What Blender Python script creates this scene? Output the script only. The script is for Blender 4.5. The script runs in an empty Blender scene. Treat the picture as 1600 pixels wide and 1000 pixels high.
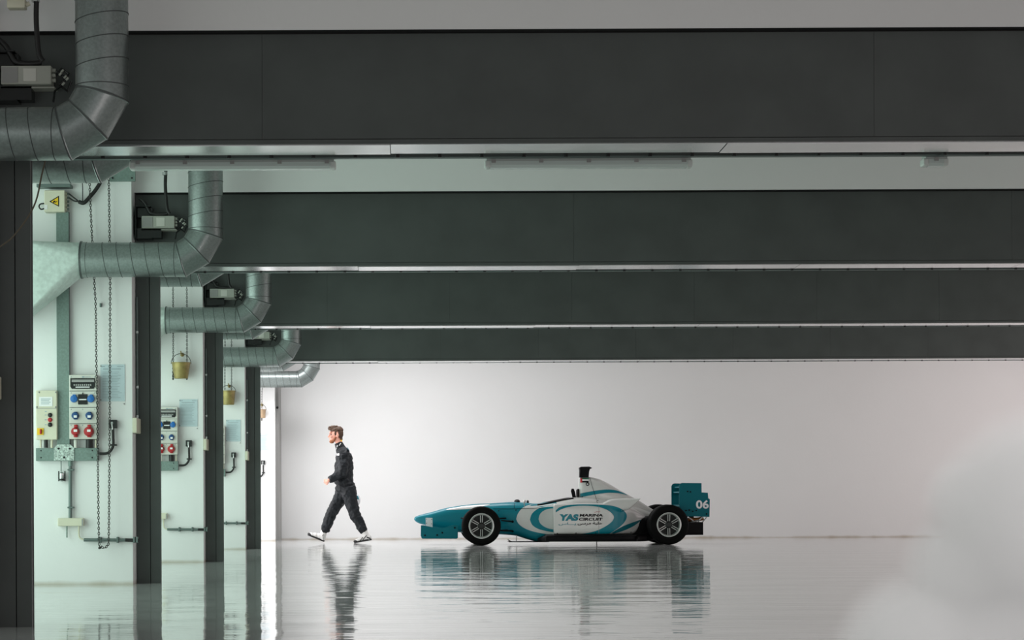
import bpy, bmesh, math, random
from mathutils import Vector, Matrix, noise
from mathutils.bvhtree import BVHTree
random.seed(4)
C = bpy.context.scene.collection
PI = math.pi
# camera calibration: focal length in pixels, eye height, vanishing point, small roll
F, H, VX, VY, A = 3300.0, 0.68, 636.0, 780.0, 0.0045
ca, sa = math.cos(A), math.sin(A)
def P(px, py, Y):
    x = px-VX; y = VY-py
    u = x*ca+y*sa; v = -x*sa+y*ca
    return Vector((u*Y/F, Y, H+v*Y/F))
D = [None, 11.39, 17.35, 23.30, 29.26, 35.20]
SP = 5.95
ZB, ZT, ZC = 2.60, 3.20, 4.30

# ---------------------------------------------------------------- materials
def mat(name, col, rough=.5, metal=0.0, nscale=0, namt=0.0, bump=0.0, bscale=40, spec=None, coat=0, alpha=None, trans=0, emit=None, dark=None):
    m = bpy.data.materials.new(name); m.use_nodes = True
    nt = m.node_tree; b = nt.nodes['Principled BSDF']
    b.inputs['Base Color'].default_value = (*col, 1)
    b.inputs['Roughness'].default_value = rough
    b.inputs['Metallic'].default_value = metal
    if spec is not None: b.inputs['Specular IOR Level'].default_value = spec
    if coat: b.inputs['Coat Weight'].default_value = coat; b.inputs['Coat Roughness'].default_value = .08
    if trans: b.inputs['Transmission Weight'].default_value = trans
    if alpha is not None: b.inputs['Alpha'].default_value = alpha
    if namt or bump:
        tc = nt.nodes.new('ShaderNodeTexCoord')
        if namt:
            n = nt.nodes.new('ShaderNodeTexNoise'); n.inputs['Scale'].default_value = nscale; n.inputs['Detail'].default_value = 5
            nt.links.new(tc.outputs['Object'], n.inputs['Vector'])
            mx = nt.nodes.new('ShaderNodeMix'); mx.data_type = 'RGBA'
            d = dark or tuple(c*(1-namt) for c in col)
            mx.inputs['A'].default_value = (*d, 1); mx.inputs['B'].default_value = (*[min(1, c*(1+namt*.5)) for c in col], 1)
            r = nt.nodes.new('ShaderNodeMapRange'); r.inputs['From Min'].default_value = .35; r.inputs['From Max'].default_value = .65
            nt.links.new(n.outputs['Fac'], r.inputs['Value']); nt.links.new(r.outputs['Result'], mx.inputs['Factor'])
            nt.links.new(mx.outputs['Result'], b.inputs['Base Color'])
        if bump:
            n2 = nt.nodes.new('ShaderNodeTexNoise'); n2.inputs['Scale'].default_value = bscale; n2.inputs['Detail'].default_value = 4
            nt.links.new(tc.outputs['Object'], n2.inputs['Vector'])
            bp = nt.nodes.new('ShaderNodeBump'); bp.inputs['Strength'].default_value = bump; bp.inputs['Distance'].default_value = .01
            nt.links.new(n2.outputs['Fac'], bp.inputs['Height']); nt.links.new(bp.outputs['Normal'], b.inputs['Normal'])
    return m
M = {}
M['dark'] = mat('dark_coated_steel', (.068, .079, .075), .5, 0, 3, .12, .05, 160)
M['darkedge'] = mat('gap_and_shade_black', (.012, .013, .013), .7)
M['soffit'] = mat('bright_metal_trim', (.75, .77, .77), .16, .9, 4, .06)
M['duct'] = mat('galvanised_duct', (.27, .31, .30), .33, .85, 60, .12, .05, 18)
M['hood'] = mat('dull_zinc_sheet', (.55, .64, .60), .5, .25, 30, .12, .3, 6)
M['duct_seam'] = mat('duct_seam', (.09, .10, .10), .5, .6)
M['galv'] = mat('galvanised_plate', (.18, .25, .225), .5, .2, 60, .15)
M['spangle'] = mat('galvanised_spangle', (.48, .56, .52), .45, .3, 90, .55)
M['cream'] = mat('cream_plastic', (.66, .64, .50), .45, 0, 5, .05)
M['panelwhite'] = mat('pale_grey_plastic', (.64, .64, .58), .45, 0, 6, .05)
M['panelside'] = mat('dark_plastic_back', (.03, .035, .035), .5)
M['black'] = mat('black_rubber', (.008, .008, .008), .5)
M['blackgloss'] = mat('black_gloss', (.006, .008, .008), .2)
M['blue'] = mat('blue_plastic', (.01, .13, .42), .4)
M['bluedark'] = mat('deep_blue_plastic', (.005, .06, .20), .4)
M['red'] = mat('red_plastic', (.42, .01, .015), .4)
M['yellow'] = mat('yellow_sign', (.85, .55, .01), .5)
M['white'] = mat('white_label', (.8, .8, .8), .5)
M['paper'] = mat('laminated_notice', (.55, .66, .70), .25, 0, 8, .08)
M['ink'] = mat('grey_print', (.30, .38, .42), .5)
M['steel'] = mat('chain_steel', (.07, .07, .065), .5, .5)
M['pipe'] = mat('grey_conduit', (.13, .17, .16), .45, .3)
M['chrome'] = mat('chrome', (.6, .63, .62), .25, .9)
M['bucket'] = mat('brass_yellow_bucket', (.30, .235, .08), .4, .35, 14, .25)
M['buckettan'] = mat('tan_bucket', (.45, .32, .20), .5, .1, 14, .2)
M['unit'] = mat('grey_unit_box', (.42, .43, .38), .5, .1)
M['teal'] = mat('teal_car_paint', (.001, .20, .26), .35, 0, coat=.15, spec=.25)
M['wingteal'] = mat('teal_wing_paint', (.001, .135, .17), .45, 0, spec=.2)
M['carwhite'] = mat('white_car_paint', (.66, .66, .64), .28, 0, 7, .03, coat=.5)
M['pearl'] = mat('shaded_pearl_paint', (.50, .52, .50), .3, 0, 7, .03, coat=.5)
M['carblack'] = mat('carbon_black', (.003, .003, .004), .5, spec=.15)
M['tyre'] = mat('tyre_rubber', (.003, .003, .003), .7, spec=.10)
M['tyreside'] = mat('tyre_shoulder', (.02, .02, .02), .6)
M['rim'] = mat('silver_rim', (.55, .57, .55), .3, .5)
M['rimdark'] = mat('dark_rim_inside', (.012, .013, .012), .5)
M['orange'] = mat('copper_exhaust', (.35, .12, .03), .35, .7)
M['skin'] = mat('skin', (.78, .38, .28), .5, 0, 30, .12)
M['hair'] = mat('brown_hair', (.075, .034, .014), .6, 0, 60, .5, .6, 90)
M['beard'] = mat('ginger_beard', (.34, .12, .05), .7, 0, 90, .3)
M['suit'] = mat('black_race_suit', (.009, .012, .015), .6, 0, 9, .3, .35, 60, spec=.3)
M['shoewhite'] = mat('white_shoe', (.78, .77, .74), .5)
M['helmet'] = mat('helmet_white', (.75, .76, .78), .2, coat=.5)
M['eye'] = mat('eye_dark', (.03, .02, .015), .2)
M['lampbody'] = mat('lamp_housing', (.38, .42, .40), .5)
M['lampend'] = mat('lamp_end_cap', (.62, .66, .63), .4)
M['tube'] = mat('fluorescent_tube_off', (.72, .75, .73), .4)
M['diff'] = mat('clear_diffuser', (.60, .68, .65), .22, 0, trans=.05)
M['ceil'] = mat('ceiling_paint', (.50, .51, .50), .8, 0, 1.5, .05)
M['cord'] = mat('brown_cord', (.10, .085, .06), .8)
M['conduit'] = mat('dark_conduit', (.10, .12, .115), .5)
M['trimgrey'] = mat('grey_trim', (.30, .30, .29), .5)

def wall_mat():
    m = mat('white_wall_paint', (.80, .81, .80), .55)
    nt = m.node_tree; b = nt.nodes['Principled BSDF']
    g = nt.nodes.new('ShaderNodeNewGeometry'); s = nt.nodes.new('ShaderNodeSeparateXYZ')
    nt.links.new(g.outputs['Position'], s.inputs[0])
    n = nt.nodes.new('ShaderNodeTexNoise'); n.inputs['Scale'].default_value = 3.5; n.inputs['Detail'].default_value = 8
    nt.links.new(g.outputs['Position'], n.inputs['Vector'])
    n2 = nt.nodes.new('ShaderNodeTexNoise'); n2.inputs['Scale'].default_value = .9; n2.inputs['Detail'].default_value = 6
    nt.links.new(g.outputs['Position'], n2.inputs['Vector'])
    # brown splash dirt close to the floor: shape from noise
    a = nt.nodes.new('ShaderNodeMath'); a.operation = 'MULTIPLY'; a.inputs[1].default_value = .07
    nt.links.new(n.outputs['Fac'], a.inputs[0])
    r = nt.nodes.new('ShaderNodeMath'); r.operation = 'SUBTRACT'; nt.links.new(a.outputs[0], r.inputs[0]); nt.links.new(s.outputs['Z'], r.inputs[1])
    mr = nt.nodes.new('ShaderNodeMapRange'); mr.inputs['From Min'].default_value = 0; mr.inputs['From Max'].default_value = .05
    nt.links.new(r.outputs[0], mr.inputs['Value'])
    mx = nt.nodes.new('ShaderNodeMix'); mx.data_type = 'RGBA'
    mx0 = nt.nodes.new('ShaderNodeMix'); mx0.data_type = 'RGBA'
    mx0.inputs['A'].default_value = (.77, .775, .765, 1); mx0.inputs['B'].default_value = (.82, .825, .82, 1)
    nt.links.new(n2.outputs['Fac'], mx0.inputs['Factor'])
    nt.links.new(mx0.outputs['Result'], mx.inputs['A']); mx.inputs['B'].default_value = (.42, .36, .27, 1)
    nt.links.new(mr.outputs['Result'], mx.inputs['Factor']); nt.links.new(mx.outputs['Result'], b.inputs['Base Color'])
    bp = nt.nodes.new('ShaderNodeBump'); bp.inputs['Strength'].default_value = .12; bp.inputs['Distance'].default_value = .01
    n3 = nt.nodes.new('ShaderNodeTexNoise'); n3.inputs['Scale'].default_value = 22; n3.inputs['Detail'].default_value = 4
    nt.links.new(g.outputs['Position'], n3.inputs['Vector'])
    nt.links.new(n3.outputs['Fac'], bp.inputs['Height']); nt.links.new(bp.outputs['Normal'], b.inputs['Normal'])
    return m
M['wall'] = wall_mat()

def floor_mat():
    m = mat('glossy_resin_floor', (.62, .63, .62), .045)
    nt = m.node_tree; b = nt.nodes['Principled BSDF']
    b.inputs['IOR'].default_value = 1.42
    g = nt.nodes.new('ShaderNodeNewGeometry')
    def nz(sc, det, vec=(1, 1, 1)):
        mp = nt.nodes.new('ShaderNodeMapping'); mp.inputs['Scale'].default_value = vec
        nt.links.new(g.outputs['Position'], mp.inputs['Vector'])
        n = nt.nodes.new('ShaderNodeTexNoise'); n.inputs['Scale'].default_value = sc; n.inputs['Detail'].default_value = det
        nt.links.new(mp.outputs[0], n.inputs['Vector']); return n
    n1 = nz(1.6, 3, (.5, 1, 1)); n2 = nz(6.5, 3, (.5, 1, 1))
    bp = nt.nodes.new('ShaderNodeBump'); bp.inputs['Strength'].default_value = 1; bp.inputs['Distance'].default_value = FLOOR_W1
    nt.links.new(n1.outputs['Fac'], bp.inputs['Height'])
    bp2 = nt.nodes.new('ShaderNodeBump'); bp2.inputs['Strength'].default_value = 1; bp2.inputs['Distance'].default_value = FLOOR_W2
    nt.links.new(n2.outputs['Fac'], bp2.inputs['Height']); nt.links.new(bp.outputs['Normal'], bp2.inputs['Normal'])
    nt.links.new(bp2.outputs['Normal'], b.inputs['Normal'])
    n4 = nz(.8, 6)
    mx = nt.nodes.new('ShaderNodeMix'); mx.data_type = 'RGBA'
    mx.inputs['A'].default_value = (.52, .53, .52, 1); mx.inputs['B'].default_value = (.60, .61, .60, 1)
    nt.links.new(n4.outputs['Fac'], mx.inputs['Factor']); nt.links.new(mx.outputs['Result'], b.inputs['Base Color'])
    return m
FLOOR_W1, FLOOR_W2 = .0080, .0015
M['floor'] = floor_mat()

# ---------------------------------------------------------------- mesh builder
class MB:
    def __init__(s): s.v = []; s.f = []; s.m = []; s.sm = []
    def add(s, vs, fs, mi=0, smooth=False):
        o = len(s.v); s.v += [Vector(v) for v in vs]
        for f in fs: s.f.append(tuple(o+i for i in f)); s.m.append(mi); s.sm.append(smooth)
        return s
    def box(s, a, b, mi=0, bev=0.0):
        x0, y0, z0 = [min(a[i], b[i]) for i in range(3)]; x1, y1, z1 = [max(a[i], b[i]) for i in range(3)]
        if bev <= 0:
            vs = [(x, y, z) for z in (z0, z1) for y in (y0, y1) for x in (x0, x1)]
            fs = [(0, 2, 3, 1), (4, 5, 7, 6), (0, 1, 5, 4), (2, 6, 7, 3), (0, 4, 6, 2), (1, 3, 7, 5)]
            return s.add(vs, fs, mi)
        bm = bmesh.new(); bmesh.ops.create_cube(bm, size=1)
        for v in bm.verts: v.co = Vector(((x0+x1)/2+v.co.x*(x1-x0), (y0+y1)/2+v.co.y*(y1-y0), (z0+z1)/2+v.co.z*(z1-z0)))
        bmesh.ops.bevel(bm, geom=bm.edges[:], offset=min(bev, .45*min(x1-x0, y1-y0, z1-z0)), segments=2, affect='EDGES', profile=.5)
        s.frombm(bm, mi); return s
    def frombm(s, bm, mi=0, smooth=False):
        bm.verts.ensure_lookup_table(); bm.verts.index_update()
        s.add([v.co.copy() for v in bm.verts], [tuple(v.index for v in f.verts) for f in bm.faces], mi, smooth); bm.free()
    def prism(s, pts, off, mi=0):
        # pts: closed outline in 3D, extruded by vector off
        n = len(pts); off = Vector(off); vs = [Vector(p) for p in pts]+[Vector(p)+off for p in pts]
        fs = [tuple(range(n)), tuple(range(2*n-1, n-1, -1))]+[(i, i+n, (i+1) % n+n, (i+1) % n) for i in range(n)]
        return s.add(vs, fs, mi)
    def tube(s, pts, r, seg=12, mi=0, caps=True, smooth=True, round_=False):
        pts = [Vector(p) for p in pts]; n = len(pts)
        rs = r if isinstance(r, (list, tuple)) else [r]*n
        if round_:
            p2 = []; r2 = []
            d0 = (pts[1]-pts[0]).normalized()
            for k in (75, 50, 25): p2.append(pts[0]-d0*rs[0]*math.sin(math.radians(k))); r2.append(rs[0]*math.cos(math.radians(k)))
            p2 += pts; r2 += list(rs); d1 = (pts[-1]-pts[-2]).normalized()
            for k in (25, 50, 75): p2.append(pts[-1]+d1*rs[-1]*math.sin(math.radians(k))); r2.append(rs[-1]*math.cos(math.radians(k)))
            pts, rs, n = p2, r2, len(p2)
        vs = []; up = None
        for i, p in enumerate(pts):
            t = (pts[min(i+1, n-1)]-pts[max(i-1, 0)]).normalized()
            if up is None:
                up = Vector((0, 0, 1)) if abs(t.z) < .9 else Vector((1, 0, 0))
            e1 = t.cross(up).normalized(); e2 = e1.cross(t).normalized(); up = e2
            for k in range(seg):
                a = 2*PI*k/seg; vs.append(p+(e1*math.cos(a)+e2*math.sin(a))*rs[i])
        fs = [(i*seg+k, i*seg+(k+1) % seg, (i+1)*seg+(k+1) % seg, (i+1)*seg+k) for i in range(n-1) for k in range(seg)]
        if caps: fs += [tuple(range(seg))[::-1], tuple((n-1)*seg+k for k in range(seg))]
        return s.add(vs, fs, mi, smooth)
    def ball(s, c, r, mi=0, seg=16, rings=10, rot=None):
        r = r if isinstance(r, (tuple, list, Vector)) else (r, r, r); c = Vector(c)
        vs = []
        for i in range(rings+1):
            th = PI*i/rings
            for k in range(seg):
                a = 2*PI*k/seg; v = Vector((r[0]*math.sin(th)*math.cos(a), r[1]*math.sin(th)*math.sin(a), r[2]*math.cos(th)))
                if rot is not None: v = rot @ v
                vs.append(c+v)
        fs = []
        for i in range(rings):
            for k in range(seg):
                a, b, c2, d = i*seg+k, i*seg+(k+1) % seg, (i+1)*seg+(k+1) % seg, (i+1)*seg+k
                fs.append((a, d, c2, b))
        bm = bmesh.new(); bv = [bm.verts.new(v) for v in vs]
        for f in fs:
            try: bm.faces.new([bv[j] for j in f])
            except ValueError: pass
        bmesh.ops.remove_doubles(bm, verts=bm.verts[:], dist=1e-6)
        s.frombm(bm, mi, True); return s
    def lathe(s, c, axis, prof, seg=48, mi=0, smooth=True, mis=None):
        # prof: list of (radius, along-axis offset); axis a unit vector
        c = Vector(c); ax = Vector(axis).normalized(); up = Vector((0, 0, 1)) if abs(ax.z) < .9 else Vector((1, 0, 0))
        e1 = ax.cross(up).normalized(); e2 = ax.cross(e1).normalized()
        vs = [c+ax*h+(e1*math.cos(2*PI*k/seg)+e2*math.sin(2*PI*k/seg))*max(r, 1e-5) for r, h in prof for k in range(seg)]
        for i in range(len(prof)-1):
            pass
        o = len(s.v); s.v += vs
        for i in range(len(prof)-1):
            for k in range(seg):
                s.f.append(tuple(o+j for j in (i*seg+k, i*seg+(k+1) % seg, (i+1)*seg+(k+1) % seg, (i+1)*seg+k)))
                s.m.append(mis[i] if mis else mi); s.sm.append(smooth)
        return s
    def build(s, name, mats, parent=None, loc=None, fixn=True, auto=40):
        me = bpy.data.meshes.new(name)
        if parent is not None:
            base = Vector((0, 0, 0)); q = parent
            while q is not None: base += q.location; q = q.parent
            oloc = Vector((0, 0, 0))
        else:
            base = Vector(loc) if loc is not None else Vector(((min(v.x for v in s.v)+max(v.x for v in s.v))/2, (min(v.y for v in s.v)+max(v.y for v in s.v))/2, min(v.z for v in s.v)))
            oloc = base
        me.from_pydata([v-base for v in s.v], [], s.f)
        for m in (mats if isinstance(mats, (list, tuple)) else [mats]): me.materials.append(M[m] if isinstance(m, str) else m)
        me.polygons.foreach_set('material_index', s.m); me.polygons.foreach_set('use_smooth', s.sm)
        if fixn:
            bm = bmesh.new(); bm.from_mesh(me); bmesh.ops.recalc_face_normals(bm, faces=bm.faces[:]); bm.to_mesh(me); bm.free()
        if any(s.sm):
            try: me.set_sharp_from_angle(angle=math.radians(auto))
            except Exception: pass
        o = bpy.data.objects.new(name, me); C.objects.link(o); o.location = oloc
        if parent is not None: o.parent = parent
        return o
    def bvh(s): return BVHTree.FromPolygons([tuple(v) for v in s.v], s.f)

def empty(name, loc, label=None, cat=None, group=None):
    o = bpy.data.objects.new(name, None); C.objects.link(o); o.location = loc; o.empty_display_size = .1
    if label: tag(o, label, cat, group)
    return o
def tag(o, label, cat, group=None, kind=None):
    o['label'] = label; o['category'] = cat
    if group: o['group'] = group
    if kind: o['kind'] = kind
    return o
def struct(o): o['kind'] = 'structure'; return o
def copy_tree(o, dv=None, parent=None, label=None):
    c = o.copy(); C.objects.link(c)
    if parent is not None: c.parent = parent
    if dv is not None: c.location = o.location+Vector(dv)
    if label: c['label'] = label
    for ch in list(o.children): copy_tree(ch, None, c)
    return c
def crom(pts, n):
    # Catmull-Rom through tuples, n samples per span
    pts = [tuple(map(float, p)) for p in pts]; out = []
    for i in range(len(pts)-1):
        p0 = pts[max(i-1, 0)]; p1 = pts[i]; p2 = pts[i+1]; p3 = pts[min(i+2, len(pts)-1)]
        for k in range(n):
            t = k/n
            out.append(tuple(.5*((2*b)+(-a+c)*t+(2*a-5*b+4*c-d)*t*t+(-a+3*b-3*c+d)*t**3) for a, b, c, d in zip(p0, p1, p2, p3)))
    out.append(pts[-1]); return out
def resample(pts, n):
    pts = [Vector(p) for p in pts]; L = [0]
    for a, b in zip(pts, pts[1:]): L.append(L[-1]+(b-a).length)
    out = []; j = 0
    for i in range(n):
        t = L[-1]*i/(n-1)
        while j < len(L)-2 and L[j+1] < t: j += 1
        u = (t-L[j])/max(L[j+1]-L[j], 1e-9); out.append(pts[j].lerp(pts[j+1], min(max(u, 0), 1)))
    return out
TXT = {}
def text_mesh(body, bold=0.0):
    cu = bpy.data.curves.new('t', 'FONT'); cu.body = body; cu.size = 1; cu.offset = bold; cu.resolution_u = 4; cu.fill_mode = 'FRONT'
    o = bpy.data.objects.new('t', cu); C.objects.link(o)
    dg = bpy.context.evaluated_depsgraph_get(); dg.update()
    me = bpy.data.meshes.new_from_object(o.evaluated_get(dg))
    vs = [v.co.copy() for v in me.vertices]; fs = [tuple(p.vertices) for p in me.polygons]
    bpy.data.objects.remove(o); bpy.data.meshes.remove(me); bpy.data.curves.remove(cu)
    if not vs: return [], []
    x0 = min(v.x for v in vs); x1 = max(v.x for v in vs); y0 = min(v.y for v in vs); y1 = max(v.y for v in vs)
    return [((v.x-x0)/(x1-x0), (v.y-y0)/(y1-y0)) for v in vs], fs
def flat_text(body, px0, py0, px1, py1, Y, bold=.0, shear=0, bvh=None, lift=.004, thick=.002):
    mb = MB(); uv, fs = text_mesh(body, bold)
    if not uv: return None
    vs = []
    for u, v in uv:
        p = P(px0+(px1-px0)*u+shear*(v-.5), py1+(py0-py1)*v, Y)
        if bvh is not None: p = hit(bvh, p, lift)
        vs.append(p)
    mb.add(vs, fs); mb.add([v+Vector((0, thick, 0)) for v in vs], [f[::-1] for f in fs]); return mb
CAM = Vector((0, 0, H))
def hit(bvh, p, lift=.003):
    d = (p-CAM).normalized(); h = bvh.ray_cast(CAM, d, 100)
    return (h[0]-d*lift) if h[0] is not None else p
def decal(name, up, lo, m, parent, bvh, Y=30.85, nu=60, nv=8, lift=.003):
    """vinyl strip between two pixel-frame polylines pressed onto the bodywork"""
    U = resample([(a, b, 0) for a, b in crom(up, 10)], nu); L = resample([(a, b, 0) for a, b in crom(lo, 10)], nu)
    vs = []
    for a, b in zip(U, L):
        for j in range(nv+1):
            q = a.lerp(b, j/nv); vs.append(hit(bvh, P(q.x, q.y, Y), lift))
    n = nv+1
    fs = [(i*n+j, i*n+j+1, (i+1)*n+j+1, (i+1)*n+j) for i in range(nu-1) for j in range(nv)]
    mb = MB().add(vs, fs, 0, True)
    return mb.build(name, m, parent, fixn=False)
# ---------------------------------------------------------------- the building
XL, XR = -4.0, 12.0
struct(MB().box((XL-.3, -8, -.3), (XR+.3, 36.2, 0)).build('floor', 'floor'))
struct(MB().box((XL-.3, 0.5, ZC), (XR+.3, 36.2, ZC+.2)).build('ceiling', 'ceil'))
struct(MB().box((XL-.3, 35.9, 0), (XR+.3, 36.2, ZC)).build('wall_back', 'wall'))
# left outer wall: piers between tall doorways, header above
PX = -2.225
for side, x0, x1 in (('left', XL-.3, XL), ('right', XR, XR+.3)):
    mb = MB(); mb.box((x0, .5, 3.3), (x1, 35.9, ZC))
    ys = [.5]+[d-.5 for d in D[1:]]
    for k, d in enumerate([.2]+D[1:]):
        mb.box((x0, d-.5, 0), (x1, min(d+.8, 35.9), 3.3))
    struct(mb.build('wall_'+side, 'wall'))
# partition walls: white pier at the side plus white wall over the dark beam
for i in range(1, 5):
    d = D[i]; mb = MB()
    mb.box((XL, d-.22, 0), (PX, d+.30, ZC)); mb.box((PX, d-.06, ZT), (XR, d+.30, ZC))
    struct(mb.build('wall_partition_%d' % i, 'wall'))
p = P(430, 800, 34.98)
struct(MB().box((XL, 34.98, 0), (p.x, 35.9, ZC)).build('wall_partition_5', 'wall'))
mb = MB().box((p.x, 35.2, 0), (P(436, 800, 35.2).x, 35.9, ZC)); mb.ball(P(433.5, 637, 35.19), .02, 1)
struct(mb.build('trim_1', ['trimgrey', 'darkedge']))

which = [None, 'nearest', 'second nearest', 'third nearest', 'farthest']
for i in range(1, 5):
    d = D[i]
    r = empty('portal_frame', (PX, d, 0), 'dark grey steel column and long beam, %s of the four portal frames' % which[i], 'portal frame', 'dark steel portal frames across the hall')
    mb = MB(); mb.box((PX+.004, d+.012, 0), (-2.03, d+.1, ZB), 1)
    mb.box((PX+.004, d, 0), (-2.112, d+.02, ZB)); mb.box((-2.106, d, 0), (-2.025, d+.02, ZB))
    mb.build('column', ['dark', 'darkedge'], r)
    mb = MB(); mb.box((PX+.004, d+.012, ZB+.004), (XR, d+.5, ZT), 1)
    mb.box((PX+.004, d+.002, ZB), (XR, d+.02, ZB+.022)); 
    x = -4.0+(1.58 if i == 1 else .6); x = PX+.004; k = 0
    while x < XR:
        x2 = min(x+((1.45, 3.3)[k > 0] if i == 1 else 3.6 if i == 2 else 1.35), XR); k += 1; mb.box((x, d, ZB+.025), (x2-.0015, d+.02, ZT-.010)); x = x2
    mb.box((PX+.004, d-.059, ZT-.0025), (XR, d+.1, ZT-.0005), 1)  # black strip in place of shade under the overhanging wall
    mb.box((PX+.01, d+.495, ZB+.03), (XR, d+.51, ZT), 0)
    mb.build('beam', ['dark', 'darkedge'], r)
    mb = MB(); x = -1.9 if i == 1 else PX+.01
    while x < XR:
        x2 = min(x+1.82, XR); mb.box((x, d+.022, ZB-.004-(.004 if int(x*10) % 2 else 0)), (x2-.004, d+.32, ZB+.012)); x = x2
    mb.build('soffit_strip', ['soffit'], r)
    mb = MB(); mb.box((PX+.01, d+.46, ZB-.004), (XR, d+.505, ZB+.03)); 
    for k in range(60):
        xx = PX+.3+k*.235
        if xx < XR-.1: mb.tube([(xx, d+.40, ZB+.03), (xx, d+.40, ZB-.012)], .012, 8, 1)
    mb.build('track_lip', ['pipe', 'darkedge'], r)

# ---------------------------------------------------------------- ducts
def ring(c, n, ax, r, seg=40):
    ax = ax.normalized(); up = Vector((0, 1, 0)); e1 = ax.cross(up).normalized(); e2 = up
    out = []
    for k in range(seg):
        a = 2*PI*k/seg; q = (e1*math.cos(a)+e2*math.sin(a))*r
        out.append(c+q-ax*(q.dot(n)/ax.dot(n)))
    return out
def duct(label, Y, j1, j2, j3, r, x0, ztop, hood=False, front=True):
    """horizontal run from x0 to j1, three mitred joints, vertical run to ztop. tilt sets the spiral seams"""
    pts = [Vector((x0, Y, j1.z)), j1, j2, j3, Vector((j3.x, Y, ztop))]
    root = empty('air_duct', (j1.x, Y, j1.z-r), label, 'duct', 'galvanised air ducts')
    seg = 40
    def rings_to(mb, rl):
        vs = []; fs = []
        for R, mi in rl: vs += R
        o = len(mb.v); mb.v += vs
        for i in range(len(rl)-1):
            for k in range(seg):
                mb.f.append((o+i*seg+k, o+i*seg+(k+1) % seg, o+(i+1)*seg+(k+1) % seg, o+(i+1)*seg+k)); mb.m.append(rl[i][1]); mb.sm.append(True)
    normals = []
    for i in range(5):
        a = (pts[i]-pts[i-1]).normalized() if i > 0 else (pts[1]-pts[0]).normalized()
        b = (pts[i+1]-pts[i]).normalized() if i < 4 else a
        normals.append((a+b).normalized())
    names = ['horizontal_run', 'elbow_segment', 'elbow_segment', 'vertical_run']
    for s in range(4):
        a, b = pts[s], pts[s+1]; ax = (b-a).normalized(); L = (b-a).length
        rl = [(ring(a, normals[s], ax, r), 0)]
        if s > 0:
            rl = [(ring(a, normals[s], ax, r+.003), 1), (ring(a+ax*.005, normals[s], ax, r+.003), 0), (ring(a+ax*.009, normals[s], ax, r), 0)]
        if s in (0, 3):
            pitch = .112 if s == 0 else .118; t = .05 if s == 3 else .04+(L % pitch)*.3
            tn = (ax+Vector((0, 0, .16))).normalized() if s == 0 else (ax+Vector((-.18, 0, 0))).normalized()
            if s == 0:
                # seam positions counted back from the elbow, the last one close to it
                ts = [L-.045-k*pitch for k in range(int((L-.1)/pitch))][::-1]
                if len(ts) > 1: ts = ts[:-1]+[ts[-1]-.035, ts[-1]] if False else ts
            else:
                ts = [.045+k*pitch for k in range(int((L-.08)/pitch))]
            for t in ts:
                c = a+ax*t; w = .0028
                nn = tn
                if t < .08 or t > L-.1: nn = ax
                rl += [(ring(c-ax*w, nn, ax, r), 1), (ring(c-ax*w*.6, nn, ax, r+.0028), 1), (ring(c+ax*w*.6, nn, ax, r+.0028), 1), (ring(c+ax*w, nn, ax, r), 0)]
        if s < 3: rl += [(ring(b-ax*.006, normals[s+1], ax, r), 0), (ring(b-ax*.003, normals[s+1], ax, r+.003), 1), (ring(b, normals[s+1], ax, r+.003), 0)]
        else: rl += [(ring(b-ax*.001, normals[4], ax, r), 0)]
        mb = MB(); rings_to(mb, rl); mb.build(names[s], ['duct', 'duct_seam'], root, fixn=True, auto=30)
    if hood:
        # flange then round-to-rectangle transition
        c = Vector((x0, Y, j1.z)); ax = Vector((1, 0, 0))
        mb = MB(); rings_to(mb, [(ring(c+ax*t, ax, ax, rr), mi) for t, rr, mi in ((0, r, 0), (0, r+.012, 1), (.012, r+.012, 0), (.012, r+.004, 0), (.05, r+.004, 1), (.052, r, 0))])
        mb.build('collar', ['duct', 'duct_seam'], root)
        xr = x0-.46; zt = j1.z+r; zb = j1.z+r-.62; yf = Y-r-.02; yb = Y+r-.02
        n = 40; e = []
        for k in range(n):
            a = 2*PI*k/n; e.append(Vector((x0, Y+math.sin(a)*r, j1.z+math.cos(a)*r)))
        rect = [Vector((xr, yf, zt)), Vector((xr, yf, zb)), Vector((xr, yb, zb)), Vector((xr, yb, zt))]
        # angle: 0 = top, 90deg = back(+Y); corners by quadrant
        q = {0: rect[3], 1: rect[2], 2: rect[1], 3: rect[0]}
        vs = e+[q[0], q[1], q[2], q[3]]; fs = []
        for k in range(n):
            fs.append((k, (k+1) % n, n+int(k/(n/4)) % 4))
        for kk in range(4):
            fs.append((int((kk+1)*n/4) % n, n+(kk+1) % 4, n+kk))
        mb = MB().add(vs, fs); 
        mb.box((xr-.4, yf, zb), (xr, yb, zt), 0)
        mb.build('hood', ['hood'], root)
    for xb in (-2.45, -3.2):
        if not front: MB().box((xb-.015, Y-.3885, j1.z+r*.3), (xb+.015, Y, j1.z+r*.3+.03)).build('wall_bracket', 'pipe', root)
        if x0 < xb-.05: MB().box((xb-.015, Y, j1.z+r*.3), (xb+.015, Y+.2285 if D[1] and front else Y+.05, j1.z+r*.3+.03)).build('wall_bracket', 'pipe', root) if front else None
    # hanger strap
    mb = MB(); mb.lathe(Vector((x0+.75, Y, j1.z)), (1, 0, 0), [(r, -.012), (r+.004, -.012), (r+.004, .012), (r, .012)], 40)
    mb.build('hanger_band', 'duct_seam', root) if not hood and False else None
    return root
def duct_px(label, Y, q1, q2, q3, dpx, x0, hood=False, ztop=ZC):
    return duct(label, Y, P(*q1, Y), P(*q2, Y), P(*q3, Y), dpx/2*Y/F, x0, ztop, hood)
OFF = .45
R0 = 'galvanised spiral duct '
duct_px(R0+'crossing the nearest dark column and bending upward, largest of all', D[1]-OFF, (100, 209), (137, 187), (159.5, 149), 82.5, -3.999)
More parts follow.
